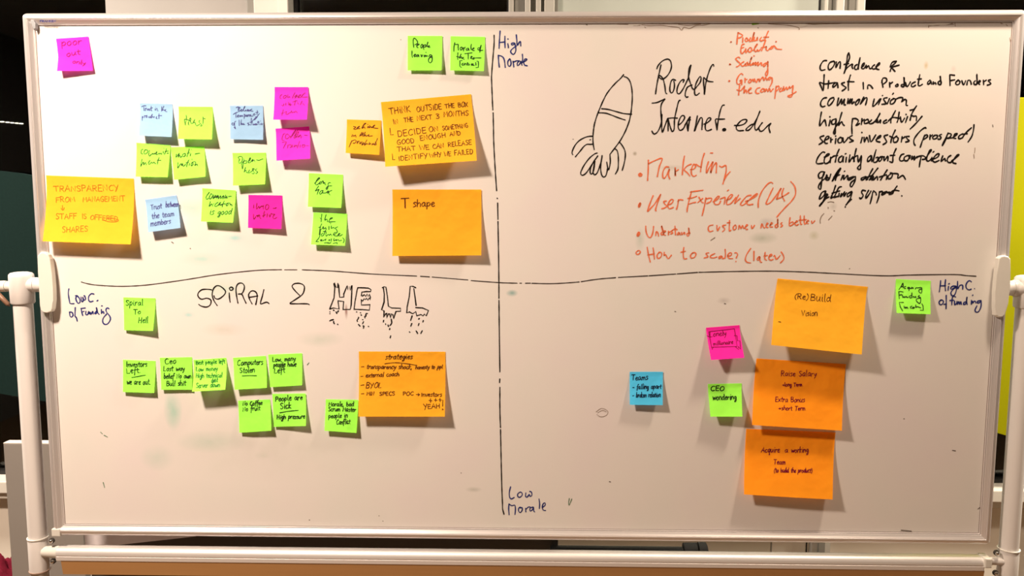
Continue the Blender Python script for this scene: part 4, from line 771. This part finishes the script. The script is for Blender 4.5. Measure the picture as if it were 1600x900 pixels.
note([(704,56.5),(758,57.5),(756,111),(703.5,110)], 'green', 0.008, 0.010, 'lime sticky note reading Morale of the Team [critical], by the top edge',
     [(702,58,15.75,"135 130 115 230 110 350;135 135 150 180 215 175 215 240 225 320;290 240 265 270 280 315 315 290 310 245 285 245;345 250 350 335;350 290 390 245;450 270 415 290 430 325 470 290 465 260 485 325;545 170 530 230 540 305;565 290 610 275 600 260 570 290 580 325 620 325;760 260 710 260 700 300 740 300 785 190 770 260 750 370;740 330 825 318;210 380 205 470 205 550;175 475 240 490;290 410 250 520 300 480 310 530;330 510 355 490 330 520 370 545;380 405 560 382;465 415 465 540;525 510 560 480 540 470 525 520 570 530;610 500 580 520 590 545 640 510 780 510;!315 575 260 575 260 720 300 745;340 640 310 665 330 695 360 670;375 640 380 690;380 660 410 640;420 660 425 690;450 620 455 690 470 680;435 645 470 645;490 660 495 690;560 650 540 670 555 690 590 650 580 690 620 690;650 620 655 690;!680 590 715 595 715 745 655 748")], ink='dark', width=1.3)
# lower left quarter
note([(192.5,464.5),(243,466),(239,517),(194,516)], 'green', 0.005, 0.014, 'lime sticky note reading Spiral To Hell',
     [('Spiral',196,477.5,223,477,5.4,0.05),('To',208,490.8,219.5,490.5,4.8,0.05),('Hell',216,504.3,231,504.5,5.2,0.05)], ink='dark', width=1.1)
note([(192,562),(243,564),(241,614),(192,612.5)], 'green', 0.007, 0.009, 'lime sticky note reading Investors Left',
     [('Investors',196.5,573.2,229.5,573,5,0.05),('Left.',197.5,583.8,219.5,582,5,0.05),(180,550,8,"205 320 290 305 375 290"),('we are out.',198,600.8,235,600.5,4.8,0.05)], ink='dark', width=1.2)
note([(249.5,559),(300,558),(300,609),(252,609)], 'green', 0.006, 0.006, 'lime sticky note reading Ceo Lost way',
     [('Ceo',257.5,568.8,275,568,5.2,0.05),('Lost way',255,579.8,288,579,4.6,0.15),('belief No own',255.5,591.5,298.5,591,4.6,0.1),('Bull shit',260,602.8,290,602,4.8,0.1)], ink='dark', width=1.2)
note([(302,562.5),(353.5,559),(352,609),(300,612)], 'green', 0.030, 0.030, 'yellowish lime sticky note reading Best people left, curling far off the board',
     [('Best people left',305,570.2,350.5,568,4,0.1),('Low money',305,580.8,338.5,579.5,4,0.1),('High technical',305,591,346.5,590,4,0.1),('debt',329.5,597.8,339.5,597,3.8,0.1),('Server down',306,606.2,343,604.5,4.2,0.1)], ink='green', width=1.05)
note([(364,559),(415.5,556),(417,606),(366.5,609)], 'green', 0.012, 0.011, 'lime sticky note reading Computers Stolen',
     [('Computers',370.5,571,410.5,569.5,5,0.15),('Stolen',374,582.8,397.5,582,5.2,0.1),(360,550,8,"145 300 235 297 325 298")], ink='dark', width=1.2)
note([(419,554),(472,552),(472,602),(422,605)], 'green', 0.008, 0.009, 'lime sticky note reading Low many people have Left',
     [('Low, many',425.5,565.2,461,563.5,4.3,0.1),('people have',427,573.3,462.5,572.5,4.3,0.1),('Left',428,583.3,445,582,5,0.1)], ink='dark', width=1.25)
note([(372,626),(422,624),(424,673),(374,676)], 'green', 0.006, 0.012, 'lime sticky note reading No Coffee No fruit',
     [('No Coffee',379,633.8,409.5,632.5,4.2,0.1),('No fruit',379,642.8,406,641,4.2,0.1)], ink='dark', width=1.2)
note([(425.5,615.5),(477.5,615),(478,665.5),(428,667)], 'green', 0.005, 0.012, 'lime sticky note reading People are Sick',
     [('People are',430,627,472,625,4.8,0.1),('Sick',437.5,639,454.5,637.8,5.2,0.1),(360,580,8,"615 520 730 502 845 492"),('High pressure',432.5,655,476,654,4.2,0.1)], ink='dark', width=1.3)
note([(509,624),(560,625),(557,676.5),(507,673)], 'green', 0.010, 0.010, 'lime sticky note reading Morale bad, against the big Strategies note',
     [('Morale, bad',513,634.8,552.5,635.2,4.2,0.1),('Scrum Master',512.5,642.3,555.5,643.6,4.2,0.1),('people in',513,653.3,542.5,652.6,4.2,0.1),('Conflict',525.5,663.2,546.5,662.4,4.4,0.1)], ink='dark', width=1.2)
note([(560.5,549),(696,549.5),(695,651),(560,651)], 'orange', 0.018, 0.020, 'large orange sticky note listing strategies, with YEAH at the lower right',
     [('strategies',601.5,561.6,644,561,5,0.25),(560,545,11.39,"465 270 580 255 700 252 860 270 1040 300;45 325 95 322;35 497 78 494;35 658 95 645;48 805 92 802"),
      ('transparency shock,',572,576.5,643,577,4.2,0.25),('honesty to ppl',648.5,577.4,691,576.3,3.6,0.25),('external coach',570.5,590.3,623,588,4,0.25),('BYOL',571,606.7,595.5,606.3,5.2,0.2),
      ('MIN',572.5,618.2,584,618,3.4,0.1),('SPECS',592.5,618.6,617,618,3.4,0),('POC',629.5,618.6,646,618,3.4,0),(400,450,4,"!1000 668 1020 668;!1012 660 1022 668 1012 676"),('Investors',657.5,620.2,690,620,4,0.05),
      (400,450,4,"1090 692 1090 716;1080 704 1100 706;1122 692 1122 712;1114 702 1132 703;1149 692 1150 712;1142 700 1160 702;1167 702 1166 740;1163 755 1170 760 1163 762"),('YEAH',662,639.3,687.5,637.5,4.4,0)], BIG, 1.55, 1.15, 'brown')
# lower right quarter
note([(984,581),(1036,581),(1035.5,633),(984,632.5)], 'blue', 0.011, 0.013, 'turquoise blue sticky note reading Teams falling apart',
     [('Teams',986.5,594.2,1012.5,593.5,5,0.1),('- falling apart',988,608.2,1033,607.3,4.2,0.1),('- broken relation',988,621,1032,620.3,4.2,0.1)], ink='navy', width=1.15)
note([(1103,512),(1155.5,508),(1163,559),(1111,562.5)], 'hotpink', 0.024, 0.026, 'tilted hot pink sticky note reading Lonely millionaire in a drawn box',
     [('Lonely',1109.5,526.8,1135.5,524,4.8,0.05),('millionaire',1115,540,1146,537.5,3.4,0.05),(970,500,5.625,"!775 105 860 95 1000 78 1025 235 800 240 775 105;!1000 140 1025 140 1030 185 1050 185 1055 260 1035 235;!800 240 805 262 815 240;!1010 238 1040 262 1035 238;!760 140 780 150 795 150")], ink='maroon', width=0.95)
note([(1106,600),(1159,599),(1160,651),(1110,651)], 'green', 0.016, 0.020, 'lime sticky note reading CEO wondering',
     [('CEO',1110.5,611,1132,610.5,4.6,0.05),('wondering',1114,625.3,1151,624.5,5,0.05)], ink='dark', width=1.4)
note([(1215,435),(1356,448),(1346.5,554),(1205,539)], 'amber', 0.030, 0.036, 'large creased orange sticky note reading (Re)Build Vision, top of three in a column',
     [('(Re)',1242,467,1264,468.5,5,0.05),('Build',1267,470,1299,471.8,6.6,0.05),('Vision',1253,493.8,1278,494.3,5.6,0.05),(1160,430,5,"283 365 303 368")], BIG, 1.15, 1.05, 'brown')
note([(1182,560),(1322,569),(1315.5,673),(1175,664)], 'deep', 0.017, 0.020, 'large deep orange sticky note reading Raise Salary Extra Bonus, middle of three in a column',
     [('Raise Salary',1221,588,1276,588.5,5.2,0.05),('>long Term',1223,604.5,1254,604.2,3.6,0.05),('Extra Bonus',1212,628,1258,628.8,4.8,0.1),('>short Term',1217,641,1259,641.6,4,0.05)], BIG, 1.6, 1.0, 'maroon')
note([(1166,670),(1305.5,676),(1301,780.5),(1162.5,772.5)], 'deep', 0.019, 0.021, 'large deep orange sticky note reading Acquire a working Team, lowest of three in a column',
     [('Acquire',1190,707.3,1219,707.6,5,0.15),('a',1227,708,1232,708,4.6,0.1),('working',1237,708,1264,707.6,5,0.1),('Team',1209.5,726,1228,726.6,4.4,0.1),('(to build the product)',1210,738.6,1270,739.2,4,0.1)], BIG, 1.6, 1.1, 'maroon')
note([(1400,436),(1454.5,439),(1454,491),(1401,489)], 'green', 0.014, 0.015, 'lime sticky note reading Acquiring Funding [in cash], at the right end of the axis',
     [(1400,436,15.17,"80 250 130 170 170 100 180 210;120 185 185 170;240 175 205 190 210 225 235 220;310 190 280 210 300 225 320 195 315 270;340 200 345 225 370 220 385 195 390 225;415 205 420 225;470 240 480 210 530 210 610 205 620 270 610 330 570 320 550 280 570 245 610 240;80 300 80 380 85 465;70 300 120 295 180 310;85 385 150 375 175 440 200 410 210 440 250 410 260 435 300 430;370 390 325 410 340 445 380 430 385 320 380 440;410 440 420 410 450 440 470 410 480 440;560 390 530 420 550 430 590 440 580 560 540 570 490 520 500 470 590 450;!180 555 85 550 105 660 155 755;190 640 205 690 225 660 235 690 260 665 280 700;380 640 340 660 350 690 390 680;420 660 390 680 410 695 440 670;470 610 470 670 500 655 590 680;!615 585 640 630 645 740 570 735")], ink='dark', width=1.3)

# ---------------------------------------------------------------- things behind the whiteboard
M_CAB = mat('grey beige laminate', (0.30, 0.28, 0.26), 0.5, 0, 0.3, 0.03, 6)
M_BLK = mat('black satin metal', (0.006, 0.006, 0.006), 0.25, 0.0, 0.3)
M_BLKM = mat('matt black', (0.015, 0.015, 0.015), 0.7)

# dark grey panel standing on the floor, a sheet of paper on it, a black tube on legs
YP = 0.16
p0, p1 = at(140, 853, YP), at(872, 853, YP)
bm = bmesh.new(); bm_box(bm, (p0.x, 0.0, 0.0), (p1.x, 0.018, 1.30), 0.002)
o = link_bm('display_panel', bm, mat('dark brown grey panel', (0.060, 0.054, 0.046), 0.5, 0, 0.4, 0.05, 50))
o.location = (0, YP, 0)
tag(o, 'flat dark grey panel standing on the floor behind the whiteboard', 'panel')
ys = YP - 0.001
pp = [at(131, 838, ys), at(133, 854, ys), at(158, 854.5, ys), at(303, 838.3, ys)]
pts = [(pp[0].x, pp[0].z + 0.30), (pp[1].x, pp[1].z), (pp[2].x, pp[2].z), (pp[3].x, pp[3].z), (pp[3].x + 0.12, pp[3].z + 0.02), (pp[3].x + 0.14, pp[0].z + 0.32)]
o = prism('paper_sheet', pts, ys - 0.0006, ys, mat('lilac white paper', (0.80, 0.76, 0.80), 0.8))
tag(o, 'white paper sheet with a slanting lower edge hanging on the dark grey panel', 'paper')

YB = 0.14
ta, tb = at(860, 862, YB), at(1068, 862, YB)
rt = (at(960, 853.5, YB).z - at(960, 874, YB).z) / 2
zt = at(960, 864, YB).z
tube = empty('black_stand', ((ta.x + tb.x) / 2, YB, 0))
tag(tube, 'black tube with end collar on a floor stand beside the dark grey panel', 'stand')
L = (tb.x - ta.x) / 2
lathe('tube', (-L, 0, zt), (1, 0, 0), [(0, 0), (0, rt), (2*L, rt), (2*L, 0)], M_BLK, tube)
k = (at(1105, 850, YB).x - tb.x)
lathe('collar', (L, 0, zt + 0.006), (1, 0, 0), [(0, 0), (0, rt + 0.004), (k*0.55, rt + 0.005), (k*0.55, rt + 0.002), (k*0.62, rt + 0.002), (k*0.62, rt + 0.006), (k*0.95, rt + 0.006), (k, rt), (k, 0)], M_BLKM, tube)
lathe('end_pin', (L + k - 0.002, 0, zt - rt * 0.3), (1, 0, 0), [(0, 0), (0, 0.004), (0.012, 0.004), (0.012, 0)], M_CHROME, tube, 12)
prism('end_flap', [(L + k - 0.003, zt + rt*1.2), (L + k + 0.010, zt - rt*0.1), (L + k - 0.003, zt - rt*0.1)], -0.004, 0.004, M_BLK, tube)
for sx in (-0.7, 0.7):
    box('leg', (sx*L - 0.012, -0.012, 0.015), (sx*L + 0.012, 0.012, zt - rt * 0.9), M_BLKM, tube, 0.002)
    box('foot', (sx*L - 0.02, -0.10, 0.0), (sx*L + 0.02, 0.12, 0.015), M_BLKM, tube, 0.002)

# thin grey screen standing at the left
YC = 0.30
a = at(5, 692, YC); c = at(131, 848, YC)
zt = at(70, 692.3, YC).z
cab = empty('grey_screen', ((a.x + c.x) / 2, YC, 0))
tag(cab, 'plain grey beige standing screen behind the left post, below the dark window', 'screen')
hw = (c.x - a.x) / 2
box('panel', (-hw, 0, 0.03), (hw, 0.026, zt - 0.003), M_CAB, cab, 0.0015)
box('top_strip', (-hw, 0.0, zt - 0.003), (hw, 0.026, zt), mat('light top strip', (0.78, 0.74, 0.68), 0.5), cab, 0.0005)
for sx in (-1, 1):
    box('foot', (sx*(hw - 0.03) - 0.02, -0.08, 0), (sx*(hw - 0.03) + 0.02, 0.11, 0.03), M_BLKM, cab, 0.002)

# lime green partition behind the right post
YG = 0.72
M_LIME = mat('lime green cloth', (0.36, 0.37, 0.002), 0.9, 0, 0.1, 0.04, 200)
q = [(1400, 152), (1680, 152), (1690, 716), (1557, 676), (1385, 634)]
lp = empty('lime_partition', (at(1580, 690, YG).x, YG, 0)); ox = lp.location.x
tag(lp, 'lime green partition panel on a black stand behind the right post', 'partition')
prism('panel', [(at(x, y, YG).x - ox, at(x, y, YG).z) for x, y in q], 0.0, 0.025, M_LIME, lp, 0.003)
box('stand_post', (0.135, 0.026, 0.02), (0.165, 0.05, 1.35), M_BLKM, lp, 0.002)
box('foot', (0.10, -0.16, 0), (0.20, 0.06, 0.02), M_BLKM, lp, 0.004)

# dark green pinboard with a bowed top behind the left post
M_DG = mat('dark green felt', (0.0085, 0.024, 0.022), 0.95, 0, 0.1, 0.12, 120)
q = [(-150, 262), (-90, 261), (-40, 263.5), (0, 267), (30, 270.5), (60, 276), (100, 287), (140, 303), (165, 330), (172, 430), (168, 560), (150, 640), (110, 634), (70, 627), (0, 615), (-80, 611), (-150, 611)]
YD = 0.72
dg = empty('green_pinboard', (at(0, 600, YD).x, YD, 0)); ox = dg.location.x
tag(dg, 'dark green pinboard with a bowed top on a black stand behind the left post', 'pinboard')
prism('panel', [(at(x, y, YD).x - ox, at(x, y, YD).z) for x, y in q], 0.0, 0.025, M_DG, dg, 0.003)
box('stand_post', (-0.20, 0.026, 0.02), (-0.17, 0.05, 1.2), M_BLKM, dg, 0.002)
box('foot', (-0.26, -0.12, 0), (-0.11, 0.06, 0.02), M_BLKM, dg, 0.004)

# dark red cloth heaped at the lower left edge, over a black stool
M_RC = mat('maroon cloth', (0.20, 0.014, 0.035), 0.95, 0, 0.1, 0.35, 60)
YR = 0.40
base = at(-20, 905, YR)
NUc, NVc = 40, 26
V, F = [], []
rnd = random.Random(5)
for j in range(NVc + 1):
    for i in range(NUc + 1):
        u, v = i / NUc * 2 - 1, j / NVc * 2 - 1
        h = max(0.0, 1 - (abs(u) ** 2.2 * 0.9 + abs(v) ** 2.2 * 0.9))
        f = 0.018 * math.sin(9*u + 4*v + 2*math.sin(3*v)) + 0.012 * math.sin(17*v - 6*u) + 0.008 * math.sin(25*u + 9*v)
        V.append((u * 0.12, v * 0.10, 0.13 * h ** 0.7 + f * (0.3 + h)))
for j in range(NVc):
    for i in range(NUc):
        a = j*(NUc+1) + i; F.append((a, a+1, a+NUc+2, a+NUc+1))
zb = min(v[2] for v in V)
V = [(x, y, z - zb) for x, y, z in V]
red = link_mesh('folded_cloth', V, F, M_RC, None, True)
ptop = at(10, 862, YR)
seat_z = ptop.z - 0.17
red.location = (ptop.x - 0.055, YR, seat_z)
sol = red.modifiers.new('thickness', 'SOLIDIFY'); sol.thickness = 0.004; sol.offset = 1
tag(red, 'crumpled dark red cloth at the lower left beside the grey cabinet', 'cloth')
stl = empty('black_stool', (ptop.x - 0.065, YR, 0))
tag(stl, 'black stool under the crumpled dark red cloth', 'stool')
lathe('seat', (0, 0, seat_z - 0.035), (0, 0, 1), [(0, 0), (0, 0.10), (0.01, 0.11), (0.03, 0.11), (0.035, 0.10), (0.035, 0)], M_BLKM, stl)
for k in range(4):
    an = math.pi/4 + k*math.pi/2
    lathe('leg', (0.08*math.cos(an), 0.08*math.sin(an), seat_z - 0.035), (0.03*math.cos(an), 0.03*math.sin(an), -(seat_z - 0.035)), [(0, 0.011), (math.hypot(0.03, seat_z - 0.035), 0.010)], M_BLKM, stl, 12)

# a row of small lamps outside in the night, seen through the left window
YL = 2.6
M_NIGHT = mat('dark outer facade', (0.004, 0.004, 0.004), 1.0, 0, 0.0)
struct(box('wall_outside', (-7, YL + 0.02, 0), (7, YL + 0.2, 5), M_NIGHT))
M_LAMP = mat('distant lamp', (1.0, 0.88, 0.7), 0.5, 0, 0.2, 0, 40, 0, 3.0)
for k, (x0, x1, y) in enumerate(((1, 6.5, 190.4), (10, 14.5, 191.2), (17.5, 21.5, 192), (24.5, 28.5, 192.6), (31, 36, 193.2))):
    p, q2 = at(x0, y, YL), at(x1, y, YL)
    l = empty('string_lamp', ((p.x + q2.x) / 2, YL, p.z))
    hwid = (q2.x - p.x) / 2
    box('lamp_tube', (-hwid, -0.006, -0.0022), (hwid, 0.006, 0.0022), M_LAMP, l, 0.001)
    box('lamp_bracket', (-0.003, -0.002, 0.0022), (0.003, 0.0195, 0.008), M_BLKM, l)
    tag(l, 'small glowing lamp outside the left window, one of a short row in the dark', 'lamp', 'row of small lamps outside the left window')
